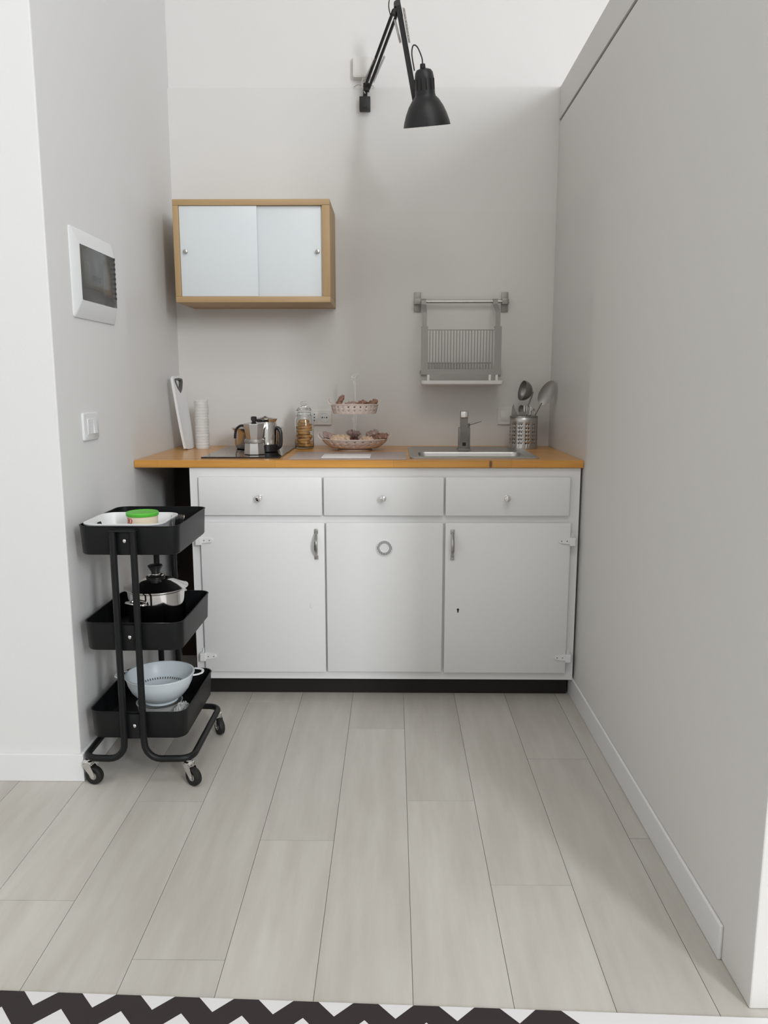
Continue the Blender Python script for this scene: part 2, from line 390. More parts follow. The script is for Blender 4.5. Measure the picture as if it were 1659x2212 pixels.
def hinge(parent, x, z, s):
    """white painted surface hinge: barrel block on the frame, tapering leaf on the door"""
    bm = B()
    box(bm, x - .010, x + .010, -.026, -.0005, z - .017, z + .012, bev=.002)
    y0, y1 = -.0205, -.0160
    q = [(x + s * .008, z - .011), (x + s * .008, z + .010), (x + s * .046, z + .007), (x + s * .050, z), (x + s * .046, z - .007)]
    loft(bm, [[(p[0], y0, p[1]) for p in q], [(p[0], y1, p[1]) for p in q]])
    box(bm, x - .004, x + .006, -.006, -.0005, z + .012, z + .028)
    h = obj('hinge', bm, M['cab'], kc, smooth=False)
    for dx in (.020, .040):
        bm = B(); lathe(bm, [(.0020, 0), (.0018, .001)], 10); 
        o = obj('screw', bm, M['holeg'], h); o.location = (x + s * dx, -.0205, z); o.rotation_euler = (PI / 2, 0, 0)
d1 = door(-.697, -.2475); pull(d1, -.277, .593)
bm = B(); lathe(bm, [(.006, 0), (.0055, .0015)], 16); o = obj('keyhole_cover', bm, M['cab'], d1); o.location = (-.298, -.0162, .362); o.rotation_euler = (PI / 2, 0, 0); o.scale = (1, 1.7, 1)
d2 = door(-.2425, .180, .108, .671)
d3 = door(.187, .638); pull(d3, .213, .592)
bm = B(); lathe(bm, [(.0042, 0), (.0042, .0008)], 12, 0, .003); box(bm, -.0022, .0022, -.008, .002, 0, .0008)
o = obj('keyhole', bm, M['dark'], d3); o.location = (.237, -.0162, .347); o.rotation_euler = (PI / 2, 0, 0)
for z in (.168, .606):
    hinge(kc, -.703, z, 1); hinge(kc, .644, z, -1)
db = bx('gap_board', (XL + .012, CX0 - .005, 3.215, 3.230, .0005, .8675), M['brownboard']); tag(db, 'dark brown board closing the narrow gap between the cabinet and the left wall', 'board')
# round vent in the middle door
bm = B(); lathe(bm, [(.031, 0), (.031, .002), (.027, .0045), (.017, .0045), (.015, .003)], 40)
v = obj('ventilation_grille', bm, M['cab'], d2); v.location = (-.0315, -.0162, .580); v.rotation_euler = (PI / 2, 0, 0)
bm = B()
for i in range(17):
    x = -.0256 + .0512 * i / 16
    hi = math.sqrt(max(0, .0265 ** 2 - x * x)); lo = math.sqrt(max(0, .0172 ** 2 - x * x)) if abs(x) < .0172 else 0
    if lo > 0:
        box(bm, x - .0008, x + .0008, lo, hi, .0044, .0050); box(bm, x - .0008, x + .0008, -hi, -lo, .0044, .0050)
    elif hi > .002: box(bm, x - .0008, x + .0008, -hi, hi, .0044, .0050)
obj('slot', bm, M['holeg'], v, smooth=False)['kind'] = 'stuff'

# ================================================================== WORKTOP, SINK, TAP
WT = 0.895; wz0_ = 0.8685
sx0, sx1, sy0, sy1 = .095, .492, 2.872, 3.052     # bowl
bm = B()
ox0, ox1 = XL + .002, XR - .0015
xs = [ox0, sx0 - .004, sx1 + .004, ox1]; ys = [2.750, sy0 - .004, sy1 + .004, YB - .001]
for z in (wz0_, WT):
    pass
gv = [[[bm.verts.new((x, y, z)) for z in (wz0_, WT)] for y in ys] for x in xs]
for i in range(3):
    for j in range(3):
        if i == 1 and j == 1: continue
        bm.faces.new((gv[i][j][1], gv[i + 1][j][1], gv[i + 1][j + 1][1], gv[i][j + 1][1]))
        bm.faces.new((gv[i][j][0], gv[i][j + 1][0], gv[i + 1][j + 1][0], gv[i + 1][j][0]))
for i in range(3):
    for j in (0, 3): bm.faces.new((gv[i][j][0], gv[i + 1][j][0], gv[i + 1][j][1], gv[i][j][1]))
    for j in (0, 3): bm.faces.new((gv[j][i][0], gv[j][i + 1][0], gv[j][i + 1][1], gv[j][i][1]))
for a in ((1, 1, 2, 1), (2, 1, 2, 2), (2, 2, 1, 2), (1, 2, 1, 1)):
    bm.faces.new((gv[a[0]][a[1]][0], gv[a[2]][a[3]][0], gv[a[2]][a[3]][1], gv[a[0]][a[1]][1]))
bmesh.ops.recalc_face_normals(bm, faces=bm.faces)
es = [e for e in bm.edges if all(abs(v.co.y - 2.75) < 1e-4 for v in e.verts) and abs(e.verts[0].co.z - e.verts[1].co.z) < 1e-5]
bmesh.ops.bevel(bm, geom=es, offset=.003, segments=2, affect='EDGES')
wt = obj('worktop', bm, M['counter']); tag(wt, 'solid wood kitchen worktop in warm orange brown lying across the white cabinet', 'worktop')

snk = thing('kitchen_sink', 'stainless steel inset sink with a rectangular bowl at the right of the worktop', 'sink', (.30, 3.05, WT))
bm = B()
def L(w_, d_, r, z, cx, cy): return rrect(w_, d_, r, z, cx - .30, cy - 3.05)
ocx, ocy, ow, od = .296, 3.048, .470, .466
bcx, bcy, bw, bd = (sx0 + sx1) / 2, (sy0 + sy1) / 2, sx1 - sx0, sy1 - sy0
loft(bm, [L(ow, od, .02, .0005, ocx, ocy), L(ow, od, .02, .004, ocx, ocy), L(ow - .008, od - .008, .018, .006, ocx, ocy), L(ow - .022, od - .022, .016, .0035, ocx, ocy),
          L(bw, bd, .03, .0035, bcx, bcy), L(bw - .006, bd - .006, .03, -.004, bcx, bcy), L(bw - .03, bd - .03, .035, -.13, bcx, bcy), L(bw - .07, bd - .07, .03, -.14, bcx, bcy)], False, True)
obj('basin', bm, M['steel'], snk)
bm = B(); lathe(bm, [(.034, -.1395), (.032, -.137), (.012, -.1385)], 24, bcx - .3, bcy - 3.05); obj('drain', bm, M['chrome2'], snk)

tp = thing('kitchen_tap', 'square chrome mixer tap standing on the rear deck of the sink', 'tap', (.289, 3.17, WT + .0035))
bx('base', (-.028, .024, -.024, .028, 0, .006), M['util'], tp, bev=.001)
bx('body', (-.025, .021, -.018, .024, .0055, .090), M['util'], tp, bev=.003)
bm = B(); loft(bm, [[(-.020, -.0185, .012), (.010, -.0185, .012), (.010, -.010, .012), (-.020, -.010, .012)], [(-.020, -.028, .125), (.010, -.028, .125), (.010, -.006, .125), (-.020, -.006, .125)],
                    [(-.020, -.032, .152), (.010, -.032, .152), (.010, -.006, .155), (-.020, -.006, .155)]]); obj('spout', bm, M['util'], tp, smooth=False)
bx('spout_cap', (-.019, .008, -.034, -.005, .130, .1545), M['chrome'], tp, bev=.002)
bx('aerator', (-.010, .004, -.0205, -.0180, .016, .030), M['blackpl'], tp)
bm = B(); tube(bm, [(.012, 0, .092), (.012, 0, .105)], .009, 12); tube(bm, [(.010, 0, .100), (.04, -.002, .108), (.066, -.004, .116)], [.005, .0035, .0028], 8); obj('lever', bm, M['util'], tp)

# ================================================================== HOB + things on it
hx0, hx1, hy0, hy1 = -.703, -.412, 2.822, 3.318
hb = thing('induction_hob', 'black glass hob set in the left part of the worktop', 'hob', ((hx0 + hx1) / 2, (hy0 + hy1) / 2, WT))
bm = B(); W_, D_ = hx1 - hx0, hy1 - hy0
loft(bm, [rrect(W_, D_, .006, .0004), rrect(W_, D_, .006, .004), rrect(W_ - .003, D_ - .003, .005, .0055)]); obj('glass_plate', bm, M['hob'], hb)
HT = WT + .0057
for cy in (-.13, .13):
    bm = B(); bmr = .075 if cy < 0 else .09
    loft(bm, [circ(bmr, .0056, 48, 0, cy), circ(bmr - .0012, .0056, 48, 0, cy)], False, False); obj('cooking_zone', bm, mat('zone_ring', (.10, .09, .09), .3), hb)

def moka(label, x, y, s, rz):
    t = thing('moka_pot', label, 'coffee pot', (x, y, HT), (0, 0, rz)); t.scale = (s, s, s)
    n = 8
    bm = B(); lathe(bm, [(.044, 0), (.0475, .002), (.0475, .006), (.044, .045), (.042, .050), (.044, .052)], n, ph=PI / 8); obj('boiler', bm, M['alu'], t, ang=20)
    bm = B(); lathe(bm, [(.043, .0505), (.044, .056), (.044, .064), (.038, .068)], 32); obj('threaded_collar', bm, M['steel_lt'], t)
    bm = B(); lathe(bm, [(.036, .066), (.037, .072), (.047, .125), (.048, .131)], n, ph=PI / 8); 
    loft(bm, [[(.040, -.012, .110), (.040, .012, .110), (.040, .010, .127), (.040, -.010, .127)], [(.058, -.004, .130), (.058, .004, .130), (.058, .003, .131), (.058, -.003, .131)]])
    obj('upper_chamber', bm, M['alu'], t, ang=20)
    bm = B(); lathe(bm, [(.048, .1312), (.047, .134), (.015, .140), (.012, .141)], n, ph=PI / 8); obj('lid', bm, M['alu'], t, ang=20)
    bm = B(); lathe(bm, [(.007, .140), (.009, .144), (.0125, .150), (.0125, .162), (.008, .165)], 6); obj('lid_knob', bm, M['blackpl'], t, ang=20)
    bm = B(); tube(bm, smooth_path([(-.044, 0, .126), (-.060, 0, .124), (-.076, 0, .110), (-.082, 0, .088), (-.083, 0, .070)], 6), .0075, 8, flat=.7); obj('handle', bm, M['blackpl'], t)
    return t
moka('small aluminium moka pot with black knob and handle at the front of the hob', -.524, 2.93, .86, 0.12)
# steel coffee pot behind
cp = thing('coffee_pot', 'taller polished steel coffee pot with a wide rim and black handle behind the moka pot', 'coffee pot', (-.500, 3.045, HT))
bm = B(); lathe(bm, [(.040, 0), (.043, .002), (.044, .03), (.046, .075), (.044, .105), (.041, .116), (.048, .128), (.0475, .129), (.040, .117), (.042, .10)], 36, cap1=False)
loft(bm, [[(-.036, -.010, .112), (-.036, .010, .112), (-.038, .009, .127), (-.038, -.009, .127)], [(-.058, -.003, .128), (-.058, .003, .128), (-.058, .003, .130), (-.058, -.003, .130)]])
obj('body', bm, M['chrome'], cp)
bm = B(); lathe(bm, [(.046, .1275), (.043, .130), (.010, .135), (.006, .138)], 32); obj('lid', bm, M['chrome'], cp)
bm = B(); lathe(bm, [(.0445, .0005), (.0465, .003), (.0475, .026), (.0448, .030)], 36); obj('base_sleeve', bm, M['blackpl'], cp)
bm = B(); tube(bm, smooth_path([(.040, -.005, .090), (.050, -.007, .092), (.059, -.008, .080), (.061, -.008, .055), (.059, -.008, .025), (.045, -.006, .012)], 6), .0095, 8, flat=.75); obj('handle', bm, M['blackpl'], cp)
# wide steel pan at the back
sp = thing('steel_pan', 'wide low stainless steel pan with flared lip at the back of the hob', 'pan', (-.560, 3.205, HT))
bm = B(); lathe(bm, [(.082, 0), (.088, .003), (.093, .02), (.093, .068), (.104, .084), (.103, .085), (.091, .069), (.091, .02), (.084, .004)], 40); obj('bowl', bm, M['alu'], sp)

# ================================================================== left end of the worktop
cb = thing('cutting_board', 'white plastic cutting board with grey grip hole leaning in the left corner of the worktop', 'cutting board', (-.846, 3.215, WT + .001))
dirv = Vector((.010, .125, 0)).normalized()
ang = math.atan2(dirv.y, dirv.x)
cb.rotation_euler = (math.radians(-8), 0, ang) ; 
cb.rotation_mode = 'XYZ'
def board_outline(w_, h_, t, hole=True):
    pass
bm = B()
hw, hh = .062, .300
# front ring with hole: outer outline and triangular hole, lofted in thickness
outer = [(-.050, 0), (.050, 0), (.058, .02), (.062, .15), (.060, hh - .01), (.045, hh), (0, hh + .001), (-.045, hh), (-.060, hh - .01), (-.062, .15), (-.058, .02)]
N = 44
def resamp(pts, n):
    P = [Vector((p[0], p[1])) for p in pts]; P.append(P[0]); ds = [0]
    for a, c in zip(P[:-1], P[1:]): ds.append(ds[-1] + (c - a).length)
    out = []
    for i in range(n):
        s = ds[-1] * i / n; k = max(j for j in range(len(ds)) if ds[j] <= s + 1e-9); k = min(k, len(P) - 2)
        t = (s - ds[k]) / max(1e-9, ds[k + 1] - ds[k]); out.append(P[k].lerp(P[k + 1], t))
    return out
inner = [(0, .238), (.020, .252), (.036, .276), (.034, .285), (0, .287), (-.034, .285), (-.036, .276), (-.020, .252)]
def by_angle(pts, c, n):
    """sample a star-shaped outline at equal angles about c"""
    out = []
    for i in range(n):
        a = 2 * PI * i / n; d = Vector((math.cos(a), math.sin(a))); best = None
        for p, q in zip(pts, pts[1:] + pts[:1]):
            p, q = Vector(p) - c, Vector(q) - c; e = q - p
            den = d.x * e.y - d.y * e.x
            if abs(den) < 1e-12: continue
            t = (p.x * e.y - p.y * e.x) / den; u = (p.x * d.y - p.y * d.x) / den
            if t > 0 and -1e-6 <= u <= 1 + 1e-6: best = t if best is None else min(best, t)
        out.append(c + d * best)
    return out
cc = Vector((0, .268)); O_ = by_angle(outer, cc, 64); I_ = by_angle(inner, cc, 64)
T_ = .005
loft(bm, [[(p.x, -T_, p.y) for p in I_], [(p.x, -T_, p.y) for p in O_], [(p.x, T_, p.y) for p in O_], [(p.x, T_, p.y) for p in I_], [(p.x, -T_, p.y) for p in I_]], False, False)
bmesh.ops.remove_doubles(bm, verts=bm.verts, dist=1e-6)
obj('board', bm, M['white'], cb, smooth=False)
bm = B(); I2 = by_angle([(p[0] * 1.28, (p[1] - .268) * 1.25 + .268) for p in inner], cc, 64); I3 = [cc + (p - cc) * .88 for p in I_]
loft(bm, [[(p.x, -T_ - .0015, p.y) for p in I2], [(p.x, -T_ - .0015, p.y) for p in I3], [(p.x, T_ + .0015, p.y) for p in I3], [(p.x, T_ + .0015, p.y) for p in I2], [(p.x, -T_ - .0015, p.y) for p in I2]], False, False)
bmesh.ops.remove_doubles(bm, verts=bm.verts, dist=1e-6)
obj('grip', bm, M['greyplas'], cb, smooth=False)

cs = thing('cup_stack', 'tall slim stack of white disposable cups beside the cutting board', 'cups', (-.795, 3.235, WT))
bm = B(); prof = [(.0245, 0)]
z = 0
for i in range(16):
    r = .0265 + .0006 * math.sin(i * 2.1)
    prof += [(r - .001, z + .0015), (r + .001, z + .009), (r - .0008, z + .0105)]; z += .0118
prof += [(.0255, z), (.0275, z + .008), (.025, z + .008)]
lathe(bm, prof, 28); obj('cup', bm, M['ivory'], cs)
bm = B(); lp = []
for k in range(15):
    zz = .001 + .2 * k / 14
    lp.append([((.0285 + .0012 * math.sin(5 * a + k * 1.7) + .0008 * math.sin(11 * a + k)) * math.cos(a), (.0285 + .0012 * math.sin(5 * a + k * 1.7)) * math.sin(a), zz) for a in [2 * PI * i / 40 for i in range(40)]])
loft(bm, lp, False, False); obj('clear_sleeve', bm, M['thin'], cs)

# ================================================================== jar with biscuits
jr = thing('glass_jar', 'clear glass storage jar with a glass lid holding golden biscuits next to the wall socket', 'jar', (-.372, 3.255, WT))
bm = B(); lathe(bm, [(.034, 0), (.038, .003), (.040, .010), (.040, .118), (.036, .130), (.028, .140), (.028, .150), (.0295, .151), (.0295, .153), (.0262, .153), (.0262, .140), (.034, .128), (.0376, .116), (.0376, .012), (.034, .006)], 40); obj('jar_body', bm, M['glass'], jr)
bm = B(); lathe(bm, [(.0255, .1425), (.0255, .1535), (.031, .154), (.032, .160), (.024, .170), (.010, .176), (.009, .180), (.014, .185), (.014, .192), (.006, .196)], 32); obj('lid', bm, M['glass'], jr)
bm = B(); lp = []
for k in range(25):
    a = 2 * PI * k / 24
    lp.append([((.022 + .0055 * math.cos(q)) * math.cos(a) * 1.25, (.022 + .0055 * math.cos(q)) * math.sin(a) * .8, .0062 * math.sin(q)) for q in [2 * PI * i / 10 for i in range(10)]])
loft(bm, lp, False, False); bmesh.ops.remove_doubles(bm, verts=bm.verts, dist=1e-6)
cookie0 = obj('biscuit', bm, M['cookie'])
zz = WT + .0135
lv = ('lowest', 'second from the bottom', 'third from the bottom', 'fourth from the bottom', 'fifth from the bottom', 'sixth from the bottom', 'seventh from the bottom', 'second from the top', 'topmost')
for i in range(9):
    o = cookie0 if i == 0 else copy_tree(cookie0)
    o.location = (-.372 + .001 * math.sin(i * 3), 3.255 + .001 * math.cos(i * 2), zz + .0124 * i)
    o.rotation_euler = (0.05 * math.sin(i), 0.10 * math.sin(i * 1.9 + 1), (0.2, 2.6, 1.2, 0.1, 2.2, 0.9, 0.4, 1.7, 2.9)[i] * .5)
    tag(o, 'golden ring biscuit in the glass jar, ' + lv[i] + ' of the stack', 'biscuit', 'golden biscuits in the glass jar')

# ================================================================== wall socket, switches, junction box
def plate(bm, w_, h_, t, r=.004):
    loft(bm, [rrect(w_, h_, r, 0), rrect(w_, h_, r, t * .6), rrect(w_ - .005, h_ - .005, r, t)])
sk = thing('wall_socket', 'white double wall socket between the glass jar and the tiered basket stand', 'socket', (-.315, YB - .0003, 1.018), (PI / 2, 0, 0))
bm = B(); plate(bm, .094, .066, .008); obj('cover_plate', bm, M['ivory'], sk)
bm = B(); box(bm, -.042, -.014, -.024, .024, .0078, .0092, bev=.0006); obj('italian_socket', bm, M['white'], sk)
for dy in (-.013, 0, .013):
    bm = B(); lathe(bm, [(.0026, .0091), (.0026, .0096)], 12, -.028, dy); obj('socket_hole', bm, M['dark'], sk)
bm = B(); lathe(bm, [(.021, .0078), (.021, .0094), (.0185, .0094), (.018, .0082)], 32, .016, 0); obj('round_socket', bm, M['white'], sk)
for dx in (-.0095, 0, .0095):
    bm = B(); lathe(bm, [(.0028 if dx else .0018, .0081), (.0028 if dx else .0018, .0100)], 12, .016 + dx, 0); obj('socket_hole', bm, M['dark'], sk)
bm = B(); box(bm, .0150, .0170, -.017, -.011, .0081, .0098); obj('earth_contact', bm, M['chrome2'], sk)
bs_ = thing('blank_plate', 'plain white blank wall plate behind the perforated utensil holder', 'wall plate', (.487, YB - .0003, 1.024), (PI / 2, 0, 0))
bm = B(); plate(bm, .074, .074, .008); obj('cover_plate', bm, M['ivory'], bs_)
bm = B(); box(bm, -.022, .022, -.022, .022, .0078, .0088, bev=.0004); obj('insert', bm, M['ivory'], bs_)
jb = thing('junction_box', 'white square wall box high on the wall behind the black lamp arm', 'wall box', (-.128, YB + .0197, 2.425), (PI / 2, 0, 0))
bm = B(); plate(bm, .080, .082, .030, .006); obj('housing', bm, M['ivory'], jb)
bm = B(); box(bm, -.034, .034, -.035, .035, .0298, .0315, bev=.0007); obj('lid', bm, M['ivory'], jb)

ls = thing('light_switch', 'white light switch on the left wall below the fuse box', 'light switch', (XL + .0003, 2.368, 1.037), (PI / 2, 0, PI / 2))
bm = B(); plate(bm, .120, .084, .006, .008); obj('cover_plate', bm, M['white'], ls)
bm = B(); box(bm, -.0325, .0325, -.024, .024, .0058, .0068, bev=.0005); obj('frame', bm, M['white'], ls)
for i in range(3):
    bm = B(); x = -.0215 + .0215 * i
    loft(bm, [[(x - .0100, -.022, .0066), (x + .0100, -.022, .0066), (x + .0100, .022, .0066), (x - .0100, .022, .0066)],
              [(x - .0100, -.022, .0076 if i < 2 else .0120), (x + .0100, -.022, .0076 if i < 2 else .0120), (x + .0100, .022, .0084), (x - .0100, .022, .0084)]])
    obj('rocker', bm, M['white'], ls, smooth=False)

fb = thing('fuse_box', 'white electrical panel with smoked door set in the left wall', 'fuse box', (XL + .0003, 2.4625, 1.483), (PI / 2, 0, PI / 2))
PWd, PHt = .335, .255
bm = B()
wc = (.0205, .004)   # window centre (u right = +y, v up)
ww, wh = .287, .158
def rr2(w_, h_, r, z, c=(0, 0)): return rrect(w_, h_, r, z, c[0], c[1])
loft(bm, [rr2(PWd, PHt, .008, 0), rr2(PWd, PHt, .008, .003), rr2(PWd - .008, PHt - .008, .008, .006), rr2(ww, wh, .003, .014, wc), rr2(ww - .004, wh - .004, .003, .0035, wc)], False, False)
obj('frame', bm, M['white'], fb)
bx('back_plate', (wc[0] - ww / 2 + .002, wc[0] + ww / 2 - .002, wc[1] - wh / 2 + .002, wc[1] + wh / 2 - .002, .001, .0034), M['breaker'], fb)
for i in range(8):
    x = wc[0] - .118 + .0175 * i
    bk = bx('circuit_breaker', (x, x + .0168, -.034, .040, .0036, .0100), M['breaker'], fb, bev=.0006)
    if i > 3: bx('toggle', (x + .003, x + .0138, -.010, .006, .0101, .0122), M['blackpl'], bk)
bx('terminal_strip', (wc[0] + .060, wc[0] + .125, -.045, .035, .0036, .0085), M['ivory'], fb, bev=.001)
bx('terminal_strip', (wc[0] + .060, wc[0] + .138, -.0725, -.050, .0036, .0085), M['greyplas'], fb, bev=.001)
bx('door', (wc[0] - ww / 2 + .0012, wc[0] + ww / 2 - .0012, wc[1] - wh / 2 + .0012, wc[1] + wh / 2 - .0012, .0130, .0150), M['smoke'], fb, bev=.0008)
for k in range(9):
    y = wc[1] - .052 + .0155 * k
    bx('door_catch', (wc[0] + ww / 2 - .010, wc[0] + ww / 2 - .003, y, y + .007, .0151, .0166), M['blackpl'], fb)

# ================================================================== WALL CABINET
wx_0, wx_1, wy_0, wz_0, wz_1, t_ = -.848, -.2455, 3.115, 1.476, 1.858, .022
wcb = thing('wall_cabinet', 'oak framed wall cabinet with two white sliding doors hung above the hob', 'wall cabinet', (wx_0, wy_0, wz_0))
WW, WD, WH = wx_1 - wx_0, YB - wy_0 - .001, wz_1 - wz_0
bx('top_board', (0, WW, 0, WD, WH - t_, WH), M['oakx'], wcb, bev=.0008)
bx('bottom_board', (0, WW, 0, WD, 0, t_), M['oakx'], wcb, bev=.0008)
bx('side_board', (0, t_, .0005, WD, t_ + .0004, WH - t_ - .0004), M['oakz'], wcb, bev=.0008)
bx('side_board', (WW - t_ - .008, WW, .0005, WD, t_ + .0004, WH - t_ - .0004), M['oakz'], wcb, bev=.0008)
bx('back_board', (t_, WW - t_ - .008, WD - .008, WD, t_ + .0004, WH - t_ - .0004), M['oakx'], wcb)
dl = bx('sliding_door', (t_ + .001, .322, .006, .011, t_ + .001, WH - t_ - .001), M['slide'], wcb, bev=.0006)
dr = bx('sliding_door', (.300, WW - t_ - .009, .014, .019, t_ + .001, WH - t_ - .001), M['slide'], wcb, bev=.0006)
for p, x, y in ((dl, .0445, .006), (dr, .5540, .014)):
    bm = B(); lathe(bm, [(.0075, 0), (.0078, .001), (.0045, .003), (.0045, .008), (.0075, .011), (.0075, .014), (.004, .0155)], 16)
    o = obj('knob', bm, M['chrome2'], p); o.location = (x, y, .190); o.rotation_euler = (PI / 2, 0, 0)

# ================================================================== RAIL + DISH DRAINER
rl = thing('wall_rail', 'steel wall rail with two square brackets above the sink', 'rail', (.285, YB, 1.503))
for x in (.1005, .469):
    bx('bracket', (x - .285 - .0145, x - .285 + .0145, -.006, -.0005, -.041, .041), M['railsteel'], rl, bev=.0015)
    bm = B(); box(bm, x - .285 - .0145, x - .285 + .0145, -.036, -.0058, -.012, .012, bev=.002); obj('bracket_arm', bm, M['railsteel'], rl)
bm = B(); tube(bm, [(-.200, -.028, 0), (.200, -.028, 0)], .0065, 14); obj('bar', bm, M['chrome2'], rl)
dd = thing('dish_drainer', 'steel dish drainer with vertical wires hanging from the wall rail over the tap', 'dish drainer', (.2765, YB, 1.20))
fy = -.150   # front plane
for s in (-1, 1):
    x = s * .150
    bm = B(); pts = [(x, -.046, .318), (x, -.018, .318), (x, -.018, .302), (x, -.018, .296)]
    # strap: over the bar, then forward and down
    def strap(pts, w_, t):
        P = [Vector(p) for p in pts]
        lp = []
        for i, p in enumerate(P):
            tt = (P[min(i + 1, len(P) - 1)] - P[max(i - 1, 0)]).normalized(); nrm = tt.cross(Vector((1, 0, 0))).normalized()
            lp.append([p + Vector((-w_ / 2, 0, 0)) + nrm * t / 2, p + Vector((w_ / 2, 0, 0)) + nrm * t / 2, p + Vector((w_ / 2, 0, 0)) - nrm * t / 2, p + Vector((-w_ / 2, 0, 0)) - nrm * t / 2])
        return lp
    loft(bm, strap([(x, -.0175, .296), (x, -.0175, .308), (x, -.022, .3125), (x, -.034, .3125), (x, -.0385, .308), (x, -.040, .290), (x, fy + .030, .258), (x, fy + .022, .250), (x, fy + .020, .190)], .020, .002))
    obj('hook', bm, M['railsteel'], dd, smooth=False)
    bm = B()
    loft(bm, [[(x - s * .0 - .014, fy, z_), (x + .014, fy, z_), (x + .014, fy + .003, z_), (x - .014, fy + .003, z_)] for z_ in (.000, .193)])
    box(bm, x - .014, x + .014, fy + .0005, fy + .024, .188, .1935)
    obj('side_plate', bm, M['railsteel'], dd, smooth=False)
    bx('side_arm', (x - .002 + s * .011, x + .002 + s * .011, fy + .003, -.004, .004, .018), M['railsteel'], dd)
    bx('wall_foot', (x + (.022 if s > 0 else .004) - .012, x + (.022 if s > 0 else .004) + .012, -.006, -.0015, -.004, .026), M['railsteel'], dd)
bm = B(); tube(bm, [(-.138, fy + .006, .180), (.138, fy + .006, .180)], .0020, 8); obj('cross_wire', bm, M['util'], dd)
bm = B(); tube(bm, [(-.138, -.030, .050), (.138, -.030, .050)], .002, 8); obj('cross_wire', bm, M['util'], dd)
bm = B(); tube(bm, [(-.138, fy + .006, .012), (.138, fy + .006, .012)], .0020, 8); obj('cross_wire', bm, M['util'], dd)
for i in range(22):
    x = -.128 + .256 * i / 21
    bm = B(); tube(bm, smooth_path([(x, fy + .006, .179), (x, fy + .008, .100), (x, fy + .010, .020), (x, fy + .016, .009), (x, -.045, .009), (x, -.032, .020), (x, -.030, .050)], 3), .0017, 6); obj('wire', bm, M['railsteel'], dd)
bx('front_plate', (-.136, .136, fy + .001, fy + .003, .000, .022), M['railsteel'], dd)
dt = thing('drip_tray', 'white plastic drip tray under the hanging dish drainer', 'tray', (.283, YB - .085, 1.156))
bm = B(); w_, d_ = .338, .150
loft(bm, [rrect(w_ - .02, d_ - .02, .01, 0), rrect(w_ - .004, d_ - .004, .012, .006), rrect(w_, d_, .012, .020), rrect(w_ - .006, d_ - .006, .010, .020), rrect(w_ - .012, d_ - .012, .010, .006)]); obj('tray', bm, M['ivory'], dt)
for x in (-.140, .112, .140):
    bx('clip', (x - .005, x + .005, -.073, -.068, .0195, .043), M['ivory'], dt, bev=.001)

# ================================================================== UTENSIL HOLDER
ux, uy = .543, 3.268
uh = thing('utensil_holder', 'perforated stainless steel utensil holder at the right end of the worktop', 'utensil holder', (ux, uy, WT))
bm = B(); n = 72; R_ = .0575; zs = [0]
z = 0
HZ = .135
edges = [0, .022]
for k in range(6): edges += [.022 + .0155 * k + .0050, .022 + .0155 * (k + 1)]
edges.append(HZ)
rows = [[bm.verts.new((R_ * math.cos(2 * PI * i / n), R_ * math.sin(2 * PI * i / n), zz)) for i in range(n)] for zz in edges]
for k in range(len(edges) - 1):
    for i in range(n):
        hole = (k % 2 == 1) and k < 12 and (i % 2 == 0) and ((i // 2) % 6 not in (2, 5))
        if hole: continue
        j = (i + 1) % n; bm.faces.new((rows[k][i], rows[k][j], rows[k + 1][j], rows[k + 1][i]))
bm.faces.new(rows[0][::-1])
o = obj('cup', bm, M['steel'], uh, ang=60)
sm = o.modifiers.new('thickness', 'SOLIDIFY'); sm.thickness = .0012; sm.offset = -1
bm = B(); loft(bm, [circ(R_ + .0008, HZ - .003, 48), circ(R_ + .0008, HZ + .0005, 48), circ(R_ - .002, HZ + .0005, 48), circ(R_ - .002, HZ - .003, 48)], False, False); obj('rim', bm, M['chrome2'], uh)

def handle_tube(bm, a, c, r0=.0032, r1=.0045): tube(bm, [a, tuple((Vector(a) + Vector(c)) / 2), c], [r1, (r0 + r1) / 2, r0], 8, flat=.6)
# big serving spoon leaning right
def oval_blade(bm, c, ax, side, nrm, L_, W_, depth, n=28, m=5, t=.0012):
    """shallow spoon bowl: rings from rim to centre, front and back"""
    c, ax, side, nrm = Vector(c), Vector(ax).normalized(), Vector(side).normalized(), Vector(nrm).normalized()
    lp = []
    for off in (0, t):
        rg = []
        for k in range(m + 1):
            q = 1 - k / m * .98; lp_ = []
            for i in range(n):
                a = 2 * PI * i / n
                lp_.append(c + ax * (L_ / 2 * q * math.cos(a)) + side * (W_ / 2 * q * math.sin(a) * (1 - .12 * math.cos(a))) - nrm * (depth * (1 - q * q) + off))
            rg.append(lp_)
        lp.append(rg)
    loft(bm, lp[0][::-1] + lp[1], True, True)
us = thing('serving_spoon', 'large steel oval serving spoon leaning right out of the utensil holder', 'spoon', (ux, uy, WT + .01))
def rel(x, y, z): return (x - ux, y - uy, z - WT - .01)
# world pos of the parts
sC = Vector((.632, 3.245, 1.126)) - Vector((ux, uy, WT + .01)); sD = Vector((.42, -.05, .86)).normalized()
bm = B(); handle_tube(bm, sC - sD * .046, Vector((-.018, .004, -.004)), .003, .004); obj('handle', bm, M['util'], us)
sideV = Vector((0.86, -.30, -.42)); nrmV = Vector((-.30, -.95, .09))
bm = B(); oval_blade(bm, sC, sD, sideV, Vector((-.25, -.96, .07)), .108, .060, .009); obj('bowl', bm, M['util'], us)
